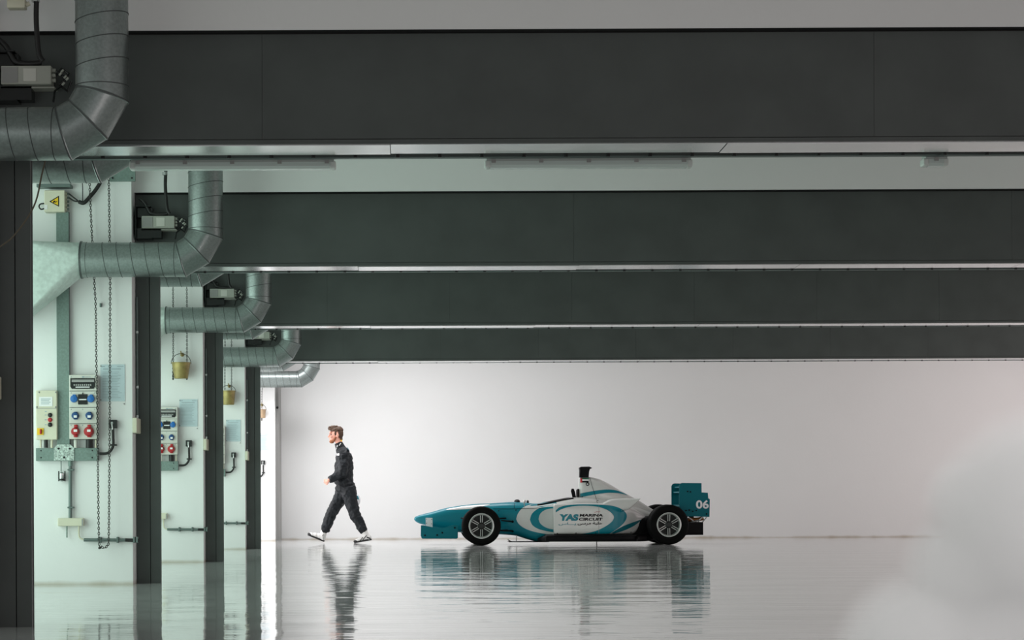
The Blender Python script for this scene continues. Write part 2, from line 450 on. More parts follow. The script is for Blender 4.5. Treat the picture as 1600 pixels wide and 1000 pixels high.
def front_duct(i, lab, qc, dpx, hood):
    # same elbow shape scaled to each bay; qc = (vertical run centre x, horizontal run centre y)
    Y = D[i]-OFF; k = (D[1]-OFF)/Y
    cx, cy = qc
    duct_px(lab, Y, (cx-59.5*k, cy), (cx-22.5*k, cy-22*k), (cx, cy-60*k), dpx, -2.60 if hood else -3.999, hood)
front_duct(2, R0+'with a triangular hood, bending up beside the second beam', (321.5, 405.5), 54, True)
front_duct(3, R0+'in the third portal bay above the brass bucket', (404.2, 499.8), 39.8, True)
front_duct(4, R0+'in front of the farthest dark beam', (455, 557.8), 31.4, False)
front_duct(5, 'bright silver spiral duct against the white end wall, smallest', (487, 592.5), 25.8, False)
# rear side twins
def rear_duct(i, lab):
    Y = D[i]+.69; z = 2.635 if i == 1 else 2.64
    cx = -1.585; j3 = Vector((cx, Y, z+.20)); j2 = Vector((cx-.075, Y, z+.073)); j1 = Vector((cx-.197, Y, z))
    duct(lab, Y, j1, j2, j3, .137, -3.999, ZC, front=False)
for i, t in ((1, 'nearest'), (2, 'second nearest'), (3, 'third nearest'), (4, 'farthest')):
    rear_duct(i, 'spiral duct elbow tucked behind the %s dark beam' % t)

# ---------------------------------------------------------------- motor units on the beams
def motor_unit(i, label):
    Y = D[i]-.12; k = D[2]-.12
    def Q(px, py, dy=0): # pixel frame of the second portal, moved to portal i
        p = P(px, py, k); p.y = Y+dy; return p
    r = empty('motor_unit', Q(247, 357), label, 'motor unit', 'grey motor units on the dark beams')
    a, b = Q(222, 357), Q(273, 338)
    mb = MB().box((a.x, Y-.03, a.z), (b.x, Y+.06, b.z), 0, .004); mb.box((a.x-.01, Y+.02, a.z-.012), (b.x+.01, D[i]-.001, a.z-.004), 0)
    mb.box((a.x+.005, Y-.034, a.z+.008), (a.x+.09, Y-.028, b.z-.008), 1); mb.build('enclosure', ['unit', 'trimgrey'], r)
    c, d_ = Q(245, 354), Q(258, 341)
    MB().box((c.x, Y-.0335, c.z), (d_.x, Y-.0302, d_.z)).build('rating_label', 'panelwhite', r)
    c, d_ = Q(212, 373), Q(219, 322)
    mb = MB().box((c.x, Y-.02, c.z), (c.x+.006, D[i]-.001, d_.z)); mb.box((c.x, Y-.02, c.z), (Q(236, 0).x, D[i]-.001, c.z+.006)); mb.box((c.x, Y-.02, d_.z-.006), (Q(234, 0).x, D[i]-.001, d_.z))
    mb.box((c.x+.01, Y+.02, c.z+.01), (Q(250, 0).x, D[i]-.001, Q(0, 357).z)); mb.box((c.x+.01, Y+.03, Q(0, 340).z), (Q(236, 0).x, D[i]-.001, d_.z-.01))
    mb.build('bracket', 'blackgloss', r)
    mb = MB()
    for yy in (342, 347, 352):
        mb.tube([Q(273, yy), Q(277, yy)], .011, 10, 0); 
    mb.build('cable_gland', 'unit', r)
    mb = MB()
    mb.tube([Q(277, 347), Q(283, 340), Q(290, 345), Q(286, 352), Q(280, 356), Q(288, 362, .03), Q(292, 352, .03)], .007, 8)
    mb.tube([Q(277, 342), Q(286, 349), Q(282, 358), Q(276, 363), Q(273, 372, .05)], .006, 8); mb.build('wiring', 'blackgloss', r)
    mb = MB()
    for q in ((281, 347), (286, 350), (284, 357), (288, 352), (283, 344)): mb.tube([Q(q[0], q[1], -.012), Q(q[0]+2.5, q[1]-2, -.02)], .006, 8)
    mb.build('connector', 'unit', r)
    mb = MB(); mb.tube([Q(*q) for q in crom([(218.5, 310), (226, 317), (231, 326), (236, 333), (248, 335), (262, 334)], 6)], .015, 12)
    mb.build('flexible_hose', 'black', r)
    top = 250 if i == 2 else 262
    mb = MB(); q = [Q(*q, -.12) for q in crom([(262, 262), (261, 290), (262, 312), (264, 330), (268, 337)], 6)]
    q[0] = Vector((q[0].x+.0, q[0].y, ZC-.002)); mb.tube(q, .014, 12)
    r2 = empty('power_cable', Q(263, 337, -.05), 'black cable coming down to the %s motor unit' % ('largest', 'second', 'third', 'smallest')[i-1], 'cable', 'black cables above the motor units')
    mb.build('cable', 'black', r2)
    p = Q(260.5, 275, -.12); MB().lathe(p, (0, 0, 1), [(.014, -.012), (.022, -.012), (.022, .012), (.014, .012)], 16).build('cable_clip', 'chrome', r2)
    return r
motor_unit(1, 'grey motor unit with loose plugs on the nearest beam, beside the largest duct')
motor_unit(2, 'grey motor unit with loose plugs in the black recess of the second beam')
motor_unit(3, 'small grey motor unit with loose plugs on the third beam')
motor_unit(4, 'smallest motor unit, on the farthest beam')
# small ceiling box above nearest unit
p = P(24, 6, D[1]-.3); mb = MB().box(p-Vector((.045, 0, .02)), p+Vector((.05, .07, .03)), 0, .006); mb.tube([p+Vector((.05, .03, 0)), p+Vector((.07, .03, .01))], .012, 8)
tag(mb.build('sensor_box', 'cream'), 'small pale box on the white wall over the nearest beam', 'sensor box')
p = P(221, 264, D[2]-.24); mb = MB().box(p-Vector((.07, 0, .012)), p+Vector((.06, .018, .015)), 0, .004)
tag(mb.build('sensor_box', 'cream'), 'small pale box just under the first light fitting', 'sensor box')

# ---------------------------------------------------------------- light fittings
def lamp(label, xa, xb, Y=D[1]+.56):
    a, b = P(xa, 256, Y).x, P(xb, 256, Y).x; z1 = ZB-.002; z0 = z1-.052
    r = empty('light_fitting', ((a+b)/2, Y, z0), label, 'light fitting', 'unlit fluorescent light fittings under the nearest beam')
    MB().box((a+.012, D[1]+.5105, z1-.014), (b-.012, Y+.045, z1+.02)).build('housing', 'lampbody', r)
    mb = MB(); pr = [(-.045, z1-.012), (-.046, z0+.016), (-.03, z0+.002), (.03, z0+.002), (.046, z0+.016), (.045, z1-.012)]
    pr2 = [(y*.92, z+.003 if z < z1-.02 else z) for y, z in pr]
    n = len(pr); vs = [(x, Y+y, z) for x in (a+.03, b-.03) for y, z in pr+pr2[::-1]]; m2 = 2*n
    mb.add(vs, [(k, (k+1) % m2, (k+1) % m2+m2, k+m2) for k in range(m2)], 0)
    mb.build('diffuser', 'diff', r)
    for xa_, xb_ in ((a, a+.035), (b-.035, b)):
        MB().box((xa_, Y-.046, z0+.002), (xb_, Y+.046, z1-.006), 0, .01).build('end_cap', 'lampend', r)
    n = 5 if b-a > .6 else 1
    for k in range(n):
        x = a+.05+(b-a-.1)*(k/(n-1) if n > 1 else .5)
        MB().box((x-.012, Y-.053, z1-.024), (x+.012, Y-.044, z1-.006)).build('clip', 'trimgrey', r)
    if b-a > .6: MB().tube([(a+.05, Y, z0+.027), (b-.05, Y, z0+.027)], .013, 12).build('tube_bulb', 'tube', r)
lamp('long unlit tube fitting under the nearest beam beside the ducts', 203, 525)
lamp('long unlit tube fitting under the nearest beam, second from the ducts', 757, 1081)
lamp('stubby light fitting alone near the far end of the nearest beam', 1440, 1480)

# ---------------------------------------------------------------- things on the pier of the second portal
Y2 = D[2]-.22
def Q2(px, py, off=0.0): return P(px, py, Y2-off)
def wbox(mb, px0, py0, px1, py1, o0, o1, mi=0, bev=0.0):
    if o1 <= .001: o1 = -.0015
    a = P((px0+px1)/2, (py0+py1)/2, Y2-o0); k = (Y2-o0)/F
    hx = abs(px1-px0)/2*k; hz = abs(py1-py0)/2*k
    mb.box((a.x-hx, Y2-o0, a.z-hz), (a.x+hx, Y2-o1, a.z+hz), mi, bev)
def root2(name, px, py, label, cat, group=None): return empty(name, Q2(px, py), label, cat, group)
# high junction box with warning sign
r = root2('junction_box', 85, 332, 'cream junction box with yellow electrical warning triangle, under the duct', 'junction box')
mb = MB(); wbox(mb, 69, 297, 101, 331, .11, .012, 0, .006); wbox(mb, 69.6, 297.6, 100.4, 300, .114, .10, 0); mb.build('enclosure', 'cream', r)
mb = MB(); t = [Q2(77, 315, .1105), Q2(92, 306, .1105), Q2(92, 323, .1105)]; mb.prism(t, (0, -.003, 0), 0)
t = [Q2(80, 315, .114), Q2(90.7, 308.3, .114), Q2(90.7, 320.8, .114)]; mb.prism(t, (0, -.002, 0), 1)
t = [Q2(*q, .1165) for q in ((83, 314.5), (86, 313.3), (86, 315.2), (90, 314), (86.5, 317), (86.6, 315.8), (83.2, 317))]; mb.prism(t, (0, -.001, 0), 0)
mb.build('warning_triangle', ['blackgloss', 'yellow'], r)
for yy in (303, 309, 315, 321, 327):
    mb = MB(); mb.tube([Q2(101, yy, .05), Q2(105, yy, .05)], .013, 10); mb.tube([Q2(105, yy, .05), Q2(108, yy, .05)], .009, 10, 1); mb.build('cable_gland', ['cream', 'pipe'], r)
mb = MB(); wbox(mb, 69, 320, 74, 327, .1125, .11, 0); mb.build('label', 'white', r)
mb = MB(); mb.tube([Q2(*q, .04) for q in crom([(69, 318), (63, 319), (61, 323), (64, 327), (69, 326)], 4)], .006, 8); mb.build('loop_wire', 'black', r)
mb = MB(); wbox(mb, 57, 287, 110, 292, .12, 0, 0); mb.build('mounting_bar', 'pipe', r)
# bent conduit at the top
mb = MB(); mb.tube([Q2(*q, .05) for q in crom([(163, 262), (158, 282), (150, 296), (140, 308), (131, 317), (123, 315)], 6)], .016, 12)
mb.tube([Q2(*q, .05) for q in crom([(123, 315), (117, 310), (108, 303)], 5)], .006, 8); mb.tube([Q2(*q, .05) for q in crom([(123, 315), (116, 314), (108, 309)], 5)], .006, 8); mb.tube([Q2(*q, .045) for q in crom([(129, 317), (129, 290), (127, 278)], 5)], .004, 6)
tag(mb.build('cable', 'black'), 'thick black cable bending into the warning-sign junction box', 'cable')
# gusset plate beside lamp
mb = MB(); wbox(mb, 171, 246, 211, 283, .03, .0, 0); 
for q in ((206, 278), (176, 278), (206, 252)): mb.ball(Q2(*q, .03), .008, 1)
tag(mb.build('mounting_plate', ['galv', 'darkedge']), 'grey metal plate on the pier behind the end of the first light fitting', 'plate')
# vertical cable trunking
r = root2('cable_trunking', 98, 700, 'vertical galvanised cable trunking running down the white pier', 'cable trunking')
mb = MB(); wbox(mb, 88.5, 331, 107.5, 697, .05, 0, 0); mb.build('channel', 'galv', r)
mb = MB(); wbox(mb, 107.5, 331, 107.9, 697, .052, 0, 0); mb.build('edge_lip', 'pipe', r)

# left control box
r = root2('control_box', 73, 687, 'cream control box with three round buttons and a yellow switch', 'control box')
mb = MB(); wbox(mb, 56, 610, 89, 687, .09, .01, 0, .006); wbox(mb, 56.5, 637.6, 88.5, 638.4, .0915, .08, 1); mb.build('enclosure', ['cream', 'trimgrey'], r)
for q in ((61, 613), (87, 613), (57.5, 636), (87, 636)): mb = MB(); mb.ball(Q2(*q, .09), .007); mb.build('screw', 'trimgrey', r)
mb = MB(); wbox(mb, 61, 620, 82, 635, .0925, .09, 0); mb2 = MB()
for k in range(4): wbox(mb2, 64, 623+k*2.5, 79-(k % 2)*2, 624+k*2.5, .0932, .0925, 0)
l = mb.build('label_plate', 'white', r); mb2.build('lettering', 'ink', l)
for yy, mm in ((648.5, 'blackgloss'), (656, 'red'), (663.7, 'blackgloss')):
    mb = MB(); mb.lathe(Q2(78.2, yy, .09), (0, -1, 0), [(.018, 0), (.018, .008), (.013, .01), (.013, .018), (.0, .019)], 20); mb.build('push_button', mm, r)
mb = MB()
for yy in (643, 648.5, 656, 663.7): wbox(mb, 70, yy-.8, 73, yy+.6, .0905, .09, 0)
mb.build('lettering', 'ink', r)
mb = MB(); wbox(mb, 58, 669, 68, 679.5, .098, .09, 0); o = mb.build('isolator_switch', 'yellow', r)
mb = MB(); wbox(mb, 61.8, 670.5, 64.6, 678, .115, .098, 0, .003); mb.build('switch_handle', 'red', o)
for x0, x1, m_ in ((62, 65, 'cream'), (69, 75, 'black'), (79, 83, 'cream')):
    mb = MB(); mb.tube([Q2((x0+x1)/2, 687, .05), Q2((x0+x1)/2, 699.7, .05)], (x1-x0)/2*Y2/F, 12); mb.build('cable_entry', m_, r)

# socket panel
def socket_panel():
    r = root2('socket_panel', 131, 687, 'white distribution panel with blue and red sockets, largest on the nearest white pier', 'socket panel', 'socket panels on the white piers')
    mb = MB(); wbox(mb, 109, 587, 153.6, 687, .02, 0, 1); wbox(mb, 108, 585.5, 152, 686, .10, .02, 0, .006)
    for yy in (610.5, 636, 661.5): wbox(mb, 108.6, yy, 151.4, yy+.9, .1012, .09, 1)
    mb.build('enclosure', ['panelwhite', 'panelside'], r)
    mb = MB(); t = [Q2(*q, .1005) for q in ((110, 591), (148.5, 591), (148.5, 604), (146, 607.5), (112.5, 607.5), (110, 604))]; mb.prism(t, (0, -.006, 0)); o = mb.build('breaker_window', 'blackgloss', r)
    mb = MB()
    for k in range(9): wbox(mb, 115+k*3.2, 600, 117+k*3.2, 603, .110, .1065, 0)
    mb.build('breaker_switch', 'trimgrey', o); mb = MB(); wbox(mb, 118, 604, 140, 605.6, .1085, .1065, 0); mb.build('white_strip', 'white', o)
    mb = MB(); wbox(mb, 112, 593, 147, 597, .1085, .1065, 0); mb.build('window_glare', 'trimgrey', o)
    mb = MB(); wbox(mb, 128, 588, 132, 590, .1015, .1, 0); wbox(mb, 133, 588.6, 142, 589.5, .1015, .1, 0); mb.build('lettering', 'ink', r)
    for x in (115.8, 142.2):
        mb = MB(); mb.lathe(Q2(x, 623.3, .10), (0, -1, 0), [(.028, 0), (.030, .012), (.027, .022), (.0, .026)], 24); mb.build('socket_cover', 'blue', r)
        h = MB(); wbox(h, x-2.5, 616.3, x+2.5, 618.5, .125, .10, 0, .002); h.build('cover_hinge', 'blue', r)
    mb = MB(); wbox(mb, 122, 616, 136.5, 632, .107, .10, 0); o = mb.build('breaker_block', 'blackgloss', r); mb = MB(); wbox(mb, 123.5, 623.4, 135, 625.2, .109, .107, 0); wbox(mb, 128.5, 613.5, 129.8, 618, .112, .107, 1); mb.build('white_strip', ['white', 'blackgloss'], o)
    for x in (117.8, 139.4):
        mb = MB(); mb.lathe(Q2(x, 649.3, .10), (0, -1, 0), [(.030, 0), (.029, .018), (.022, .034), (.0, .036)], 24); wbox(mb, x-2.6, 643.4, x+2.6, 646, .125, .10, 0, .003); wbox(mb, x-3, 653, x+3, 655.4, .12, .1, 0, .003); o = mb.build('blue_socket', 'bluedark', r)
        mb = MB(); wbox(mb, x-2.7, 649, x+2.2, 652.6, .141, .132, 0); mb.build('socket_label', 'white', o)
    for x, rr in ((118, .034), (139, .040)):
        mb = MB(); mb.lathe(Q2(x, 674.3, .10), (0, -1, 0), [(rr, 0), (rr*.98, .022), (rr*.75, .044), (.0, .046)], 28); wbox(mb, x-2.6, 663.5, x+2.6, 668, .135, .10, 0, .003); wbox(mb, x-3, 680, x+3, 683, .125, .1, 0, .003); o = mb.build('red_socket', 'red', r)
        mb = MB(); wbox(mb, x-3, 671, x+2.3, 674.8, .151, .143, 0); mb.build('socket_label', 'white', o)
    for y0 in (589, 614, 639.5, 664.5):
        for x in (111, 129, 147.5):
            mb = MB(); mb.ball(Q2(x, y0, .10), .004, 0, 8, 5); mb.build('screw', 'ink', r)
    for x0, x1, m_ in ((115.5, 121, 'panelwhite'), (134, 145, 'black'), (148, 151, 'cream')):
        mb = MB(); mb.tube([Q2((x0+x1)/2, 687, .05), Q2((x0+x1)/2, 699.7, .05)], (x1-x0)/2*Y2/F, 12); mb.build('cable_entry', m_, r)
    return r
def tray():
    r = root2('cable_tray', 105, 720, 'horizontal galvanised tray under the panels with a spangled cross plate', 'cable tray', 'galvanised trays under the socket panels')
    mb = MB(); wbox(mb, 56, 700, 153.5, 720, .055, 0, 0, .002); mb.build('channel', 'galv', r)
    for x in (64, 144):
        for y in (704, 715): mb = MB(); mb.ball(Q2(x, y, .055), .006, 0, 8, 5); mb.build('bolt', 'darkedge', r)
    mb = MB(); t = [Q2(*q, .056) for q in ((84.5, 701), (89, 694.5), (110, 694.5), (116, 700), (116, 719.5), (84.5, 719.5))]; mb.prism(t, (0, -.006, 0)); o = mb.build('cross_plate', 'spangle', r)
    for q in ((91.5, 701), (109, 701), (100, 714.5)): mb = MB(); mb.ball(Q2(*q, .062), .009, 0, 8, 5); mb.build('bolt', 'darkedge', o)
    return r
def black_socket():
    r = root2('wall_socket', 176, 669, 'black square wall socket with thick cable curling to the tray, nearest pier', 'socket', 'black wall sockets with curled cables')
    mb = MB(); wbox(mb, 169.5, 656, 182.5, 669, .045, .0, 0, .004); mb.build('socket_box', 'blackgloss', r)
    mb = MB(); wbox(mb, 173.5, 659, 176.5, 663, .05, .045, 0); mb.tube([Q2(175, 663, .05), Q2(176, 671, .045)], .006, 8); mb.build('plug', 'chrome', r)
    mb = MB(); mb.tube([Q2(*q, .035) for q in crom([(176.5, 669), (176.8, 682), (177, 693), (175, 701), (168, 708), (155.5, 709)], 6)], .0115, 12); mb.build('cable', 'black', r)
    mb = MB(); wbox(mb, 171.5, 694, 181.5, 696.5, .05, 0, 0, .002); mb.build('cable_clip', 'black', r)
    return r
def notice():
    r = root2('notice_sheet', 178, 627, 'blueish laminated notice on the nearest pier behind the hanging chain', 'notice', 'laminated notices on the white piers')
    mb = MB(); wbox(mb, 157, 569.5, 195, 627, .006, 0.0005, 0); mb.build('sheet', 'paper', r)
    mb = MB(); random.seed(7)
    wbox(mb, 158.5, 572, 164, 573.4, .0066, .006, 0); wbox(mb, 183, 572, 193, 573, .0066, .006, 0); wbox(mb, 161, 576, 189, 577.2, .0066, .006, 0)
    for k in range(17): wbox(mb, 160, 581+k*2.5, 183+random.random()*9, 581.7+k*2.5, .0066, .006, 0)
    mb.build('lettering', 'ink', r)
    for q in ((157.5, 572), (157.5, 625), (194, 631)): mb = MB(); mb.ball(Q2(*q, .006), .006, 0, 8, 5); mb.build('pin', 'trimgrey', r)
    return r
def low_box():
    r = root2('small_junction_box', 112, 822, 'small cream junction box low on the nearest white pier', 'junction box', 'small cream junction boxes low on the piers')
    mb = MB(); wbox(mb, 90, 809.5, 130, 822, .06, .0, 0, .006); wbox(mb, 127.5, 811, 130, 821.5, .062, .06, 1); mb.build('enclosure', ['cream', 'trimgrey'], r)
    mb = MB(); mb.tube([Q2(104.5, 822, .03), Q2(104.5, 840, .03)], .0055, 8); mb.build('stub_pipe', 'galv', r)
    mb = MB(); mb.tube([Q2(*q, .03) for q in crom([(123.3, 822), (123.3, 834), (125, 840.5), (132, 843.6)], 6)], .007, 10); mb.build('bent_pipe', 'cream', r)
    return r
def low_pipe():
    r = root2('conduit_pipe', 175, 848, 'thin grey pipe running low across the nearest pier into the column', 'pipe', 'low conduit pipes on the piers')
    mb = MB(); mb.tube([Q2(131, 843.6, .03), Q2(196, 843.8, .03)], .0135, 12); mb.tube([Q2(196, 843.8, .03), Q2(217.5, 844.4, .03)], .0145, 12, 1); mb.build('tube', ['pipe', 'black'], r)
    for x in (156, 183.5, 209.5, 214): mb = MB(); wbox(mb, x-1.6, 838.8, x+1.6, 848.2, .05, .0, 0, .003); mb.build('clamp', 'pipe', r)
    return r
def switch_box(px0=208.5, py0=654.5, px1=221, py1=678):
    a = P(px0, py1, D[2]-.002); b = P(px1, py0, D[2]-.002); Yb = D[2]-.0005
    r = empty('switch_box', a, 'cream switch box on the second column, upright thin conduit above', 'switch box', 'cream switch boxes on the dark columns')
    x0 = max(a.x, PX+.0005); MB().box((PX+.006, Yb-.26, a.z), (b.x-.005, Yb, b.z), 0, .006).build('enclosure', 'cream', r)
    mb = MB(); x = PX+.016; mb.tube([(x, Yb-.02, b.z), (x, Yb-.02, b.z+1.0)], .009, 10); mb.box((x-.008, Yb-.03, b.z), (x+.01, Yb-.01, b.z+.03), 1)
    for k in (.25, .7): mb.box((x-.007, Yb-.032, b.z+k), (x+.012, Yb-.0, b.z+k+.02), 1)
    mb.build('conduit', ['pipe', 'chrome'], r)
    return r
sp = socket_panel(); tr = tray(); bs = black_socket(); nt_ = notice(); lb = low_box(); lp = low_pipe(); sw = switch_box()
pier = {3: 'second white pier', 4: 'third white pier', 5: 'bright pier by the end wall'}
for i in (3, 4):
    dv = (0, D[i]-D[2], 0)
    copy_tree(sp, dv, label='distribution panel with blue and red sockets on the '+pier[i])
    copy_tree(tr, dv, label='galvanised cable tray under the panel on the '+pier[i])
    copy_tree(lp, dv, label='thin grey pipe running low across the '+pier[i])
copy_tree(lb, (0, SP, 0), label='small cream junction box low on the second white pier')
copy_tree(lp, (0, D[1]-D[2], 0), label='end of a thin pipe beside the foot of the nearest column')
for i in (3, 4, 5):
    dv = (0, D[i]-D[2]-(.0 if i < 5 else 0), 0)
    copy_tree(bs, dv, label='black wall socket with curled cable on the '+pier[i])
    copy_tree(nt_, dv, label='pale laminated notice on the '+pier[i])
copy_tree(sw, (0, D[3]-D[2], 0), label='cream switch box on the third column from the camera')
copy_tree(sw, (0, D[4]-D[2], 0), label='cream switch box on the farthest column')
copy_tree(sw, (0, D[1]-D[2], 0), label='cream switch box cut off beside the nearest column')
# hanging metal pull and vertical conduit
r = root2('pull_handle', 96, 753, 'small chrome cylinder hanging by a wire below the cable tray', 'pull handle')
mb = MB(); mb.tube([Q2(95.5, 720, .03), Q2(95.5, 737, .03)], .004, 8); mb.build('wire', 'pipe', r)
mb = MB(); mb.lathe(Q2(96.5, 745, .035), (0, 0, 1), [(0, -.04), (.016, -.036), (.02, -.03), (.02, .028), (.012, .036), (0, .04)], 20); mb.build('cylinder_weight', 'chrome', r)
mb = MB(); mb.lathe(Q2(96.5, 745, .035), (0, 0, 1), [(.0225, -.030), (.027, -.030), (.027, -.018), (.0225, -.018)], 20); mb.tube([Q2(91.8, 736, .03), Q2(91.8, 752, .03)], .005, 8); mb.tube([Q2(101.5, 736, .03), Q2(101.5, 752, .03)], .005, 8); mb.build('cage', 'black', r)
r = root2('vertical_conduit', 110, 812, 'upright grey conduit between the cable tray and low junction box', 'pipe')
mb = MB(); mb.tube([Q2(110, 720, .03), Q2(110, 809.4, .03)], .0145, 14); mb.tube([Q2(110, 720, .03), Q2(110, 728, .03)], .018, 14, 1); mb.build('tube', ['pipe', 'galv'], r)
for y in (734, 793): mb = MB(); wbox(mb, 105.2, y-1.4, 114.8, y+1.4, .05, 0, 0, .003); mb.build('clamp', 'pipe', r)

# ---------------------------------------------------------------- chains
def chain(path, label, group='hoist chains', pitch=.021):
    pts = [Vector(p) for p in path]; L = sum((b-a).length for a, b in zip(pts, pts[1:])); n = int(L/pitch)
    q = resample(pts, n); mb = MB()
    for i in range(n-1):
        c = (q[i]+q[i+1])/2; t = (q[i+1]-q[i]).normalized()
        s1 = t.cross(Vector((0, 1, 0))).normalized(); s2 = t.cross(s1).normalized()
        w = s1 if i % 2 == 0 else s2; o = s2 if i % 2 == 0 else s1
        vs = []; fs = []; N = 8; K = 4
        for a in range(N):
            th = 2*PI*a/N; cc = c+t*math.cos(th)*pitch*.62+w*math.sin(th)*.0075; rad = (t*math.cos(th)+w*math.sin(th)).normalized()
            for b in range(K):
                ph = 2*PI*b/K; vs.append(cc+(rad*math.cos(ph)+o*math.sin(ph))*.0032)
        for a in range(N):
            for b in range(K): fs.append((a*K+b, a*K+(b+1) % K, ((a+1) % N)*K+(b+1) % K, ((a+1) % N)*K+b))
        mb.add(vs, fs, 0, True)
    return tag(mb.build('hoist_chain', 'steel'), label, 'chain', group)
def hoist(i, label):
    # chain wheel high on the pier, hidden behind the beam in front
    c = P(155, 300, Y2-.06); c.y = D[i]-.22-.07; c.z = 3.75
    r = empty('chain_wheel', c-Vector((0, 0, .12)), label, 'chain wheel', 'chain wheels')
    MB().lathe(c, (0, 1, 0), [(.03, -.02), (.075, -.02), (.062, 0), (.075, .02), (.03, .02)], 28).build('wheel', 'steel', r)
    MB().tube([c-Vector((0, .03, 0)), Vector((c.x, D[i]-.221, c.z))], .02, 12).build('axle', 'pipe', r)
    return c
cw = hoist(2, 'steel chain wheel high on the nearest pier above the chains')
def L2(px, py, off): return Q2(px, py, off)
loop = crom([(cw.x-.069, cw.y, cw.z), L2(140, 283, .07), L2(147, 433, .07), L2(149.5, 480, .09), L2(150.5, 560, .125), L2(152, 640, .125), L2(154.5, 838, .125), L2(158, 853, .12),
    L2(163, 856.5, .12), L2(168, 851, .12), L2(170, 830, .125), L2(171.5, 640, .125), L2(172, 480, .09), L2(172, 433, .07), L2(170, 283, .07), (cw.x+.069, cw.y, cw.z)], 10)
chain(loop, 'long steel hoist chain looping down almost to the floor on the nearest pier')
def bucket(i, cxp, top, bot, wtop, wbot, m, label, hooktop):
    Yw = D[i]-.22; Yb = Yw-.14; k = Yb/F
    c = P(cxp, bot, Yb); rt = wtop/2*k; rb = wbot/2*k; h = (bot-top)*k
    Yb = Yw-rt-.012; k = Yb/F; c = P(cxp, bot, Yb); h = (bot-top)*k
    r = empty('bucket', c, label, 'bucket', 'buckets hanging on the piers')
    MB().lathe(c, (0, 0, 1), [(0, 0), (rb, 0), (rb+.004, .006), (rt, h-.006), (rt+.006, h-.004), (rt+.006, h+.004), (rt-.004, h+.002), (rb-.004, .012), (0, .01)], 36).build('pail', m, r)
    hk = P(cxp, hooktop, Yb); pts = []
    for a in range(13):
        th = PI*a/12; pts.append(Vector((c.x+math.cos(th)*rt*1.08, Yb, c.z+h-.01+math.sin(th)*(hk.z-c.z-h))))
    MB().tube(pts, .0035, 8).build('handle', 'steel', r)
    mb = MB().tube([Vector((hk.x, Yw, hk.z-.02)), Vector((hk.x, Yb-.01, hk.z-.012)), Vector((hk.x, Yb-.03, hk.z+.015))], .006, 8); mb.ball(Vector((hk.x, Yw-.004, hk.z-.015)), (.022, .006, .022))
    tag(mb.build('wall_hook', 'bucket'), 'wall hook holding the '+label.split(' hanging')[0], 'hook', 'bucket hooks')
    return c, h, Yb
def bucket_chains(i, xs, c, h, Yb, label):
    for n, x in enumerate(xs):
        X = P(x, 600, Yb).x; z0 = c.z+h-.05
        X2 = x2 = P(x+(-.3 if n == 0 else -.3), 450, Yb).x
        Yu = D[i]-.29; Xu = P(x, 500, Yu).x
        chain(crom([(cw.x-.069 if n == 0 else cw.x+.069, Yu, 3.75), (Xu, Yu, 3.0), (Xu, Yu, 2.42), (X, Yb, 2.0), (X, Yb, z0)], 8), label % ('first', 'second')[n])
c, h, Yb = bucket(3, 283, 567, 591.5, 29, 20.5, 'bucket', 'brass-yellow bucket hanging on the second white pier', 551)
bucket_chains(3, (270.5, 292), c, h, Yb, '%s chain dropping into the brass-yellow bucket')
hoist(3, 'steel chain wheel above the brass-yellow bucket')
c, h, Yb = bucket(4, 357, 611, 632.5, 21.5, 17, 'bucket', 'dull yellow bucket hanging on the third white pier', 601)
bucket_chains(4, (351, 361.5), c, h, Yb, '%s chain dropping into the dull yellow bucket')
hoist(4, 'steel chain wheel above the dull yellow bucket')
c, h, Yb = bucket(5, 409, 640, 653, 13, 10.5, 'buckettan', 'small tan bucket hanging beside the last dark column', 631)
bucket_chains(5, (408.7,), c, h, Yb, '%s chain dropping into the small tan bucket')

q = [P(a_, b_, D[1]-.2) for a_, b_ in crom([(74, 240), (66, 270), (58, 308), (48, 332), (30, 358), (8, 380), (-40, 402), (-160, 420)], 6)]
tag(MB().tube(q, .0045, 8).build('hanging_cord', 'cord'), 'thin brown cord slanting across the top of the nearest column', 'cord')
mb = MB(); mb.box(Q2(156, 480), Q2(159, 474)-Vector((0, .012, 0))); mb.tube([Q2(157.5, 478, .01), Q2(157.5, 478, .035), Q2(157.5, 474, .045)], .005, 8)
tag(mb.build('wall_hook', 'pipe'), 'small empty metal hook on the nearest white pier between the chains', 'hook')
# ---------------------------------------------------------------- the racing car
YC = 31.45
def se(n_, k, N):
    a = 2*PI*k/N; c_, s_ = math.cos(a), math.sin(a)
    return math.copysign(abs(c_)**(2/n_), c_), math.copysign(abs(s_)**(2/n_), s_)
def loft(st, Yz, off0=0, N=44, sub=8, switch=None, sides=None):
    """st rows: (px, y top, y bottom, half width or outer, exponent[, inner]); returns MB in world space"""
    rows = crom(st, sub); vs = []; fs = []; mi = []
    for r_ in rows:
        px, yt, yb, w, n_ = r_[:5]; zt = P(px, yt, Yz); zb = P(px, yb, Yz); x = P(px, (yt+yb)/2, Yz).x
        zc = (zt.z+zb.z)/2; hz = abs(zt.z-zb.z)/2
        if len(r_) > 5: inner = r_[5]; cy = (w+inner)/2; hw = (w-inner)/2
        else: cy = 0; hw = w
        for k in range(N):
            a, b = se(max(n_, 1.6), k, N)
            yy = (cy+hw*a)
            vs.append(Vector((x, YC-yy if sides in (None, 'near') else YC+yy, zc+hz*b)))
    mb = MB(); nr = len(rows)
    for i in range(nr-1):
        for k in range(N):
            fs.append((i*N+k, i*N+(k+1) % N, (i+1)*N+(k+1) % N, (i+1)*N+k)); mi.append(1 if switch and rows[i][0] > switch else 0)
    mb.v = vs; mb.f = fs+[tuple(range(N))[::-1], tuple((nr-1)*N+k for k in range(N))]; mb.m = mi+[0, 1 if switch else 0]; mb.sm = [True]*len(fs)+[False, False]
    return mb
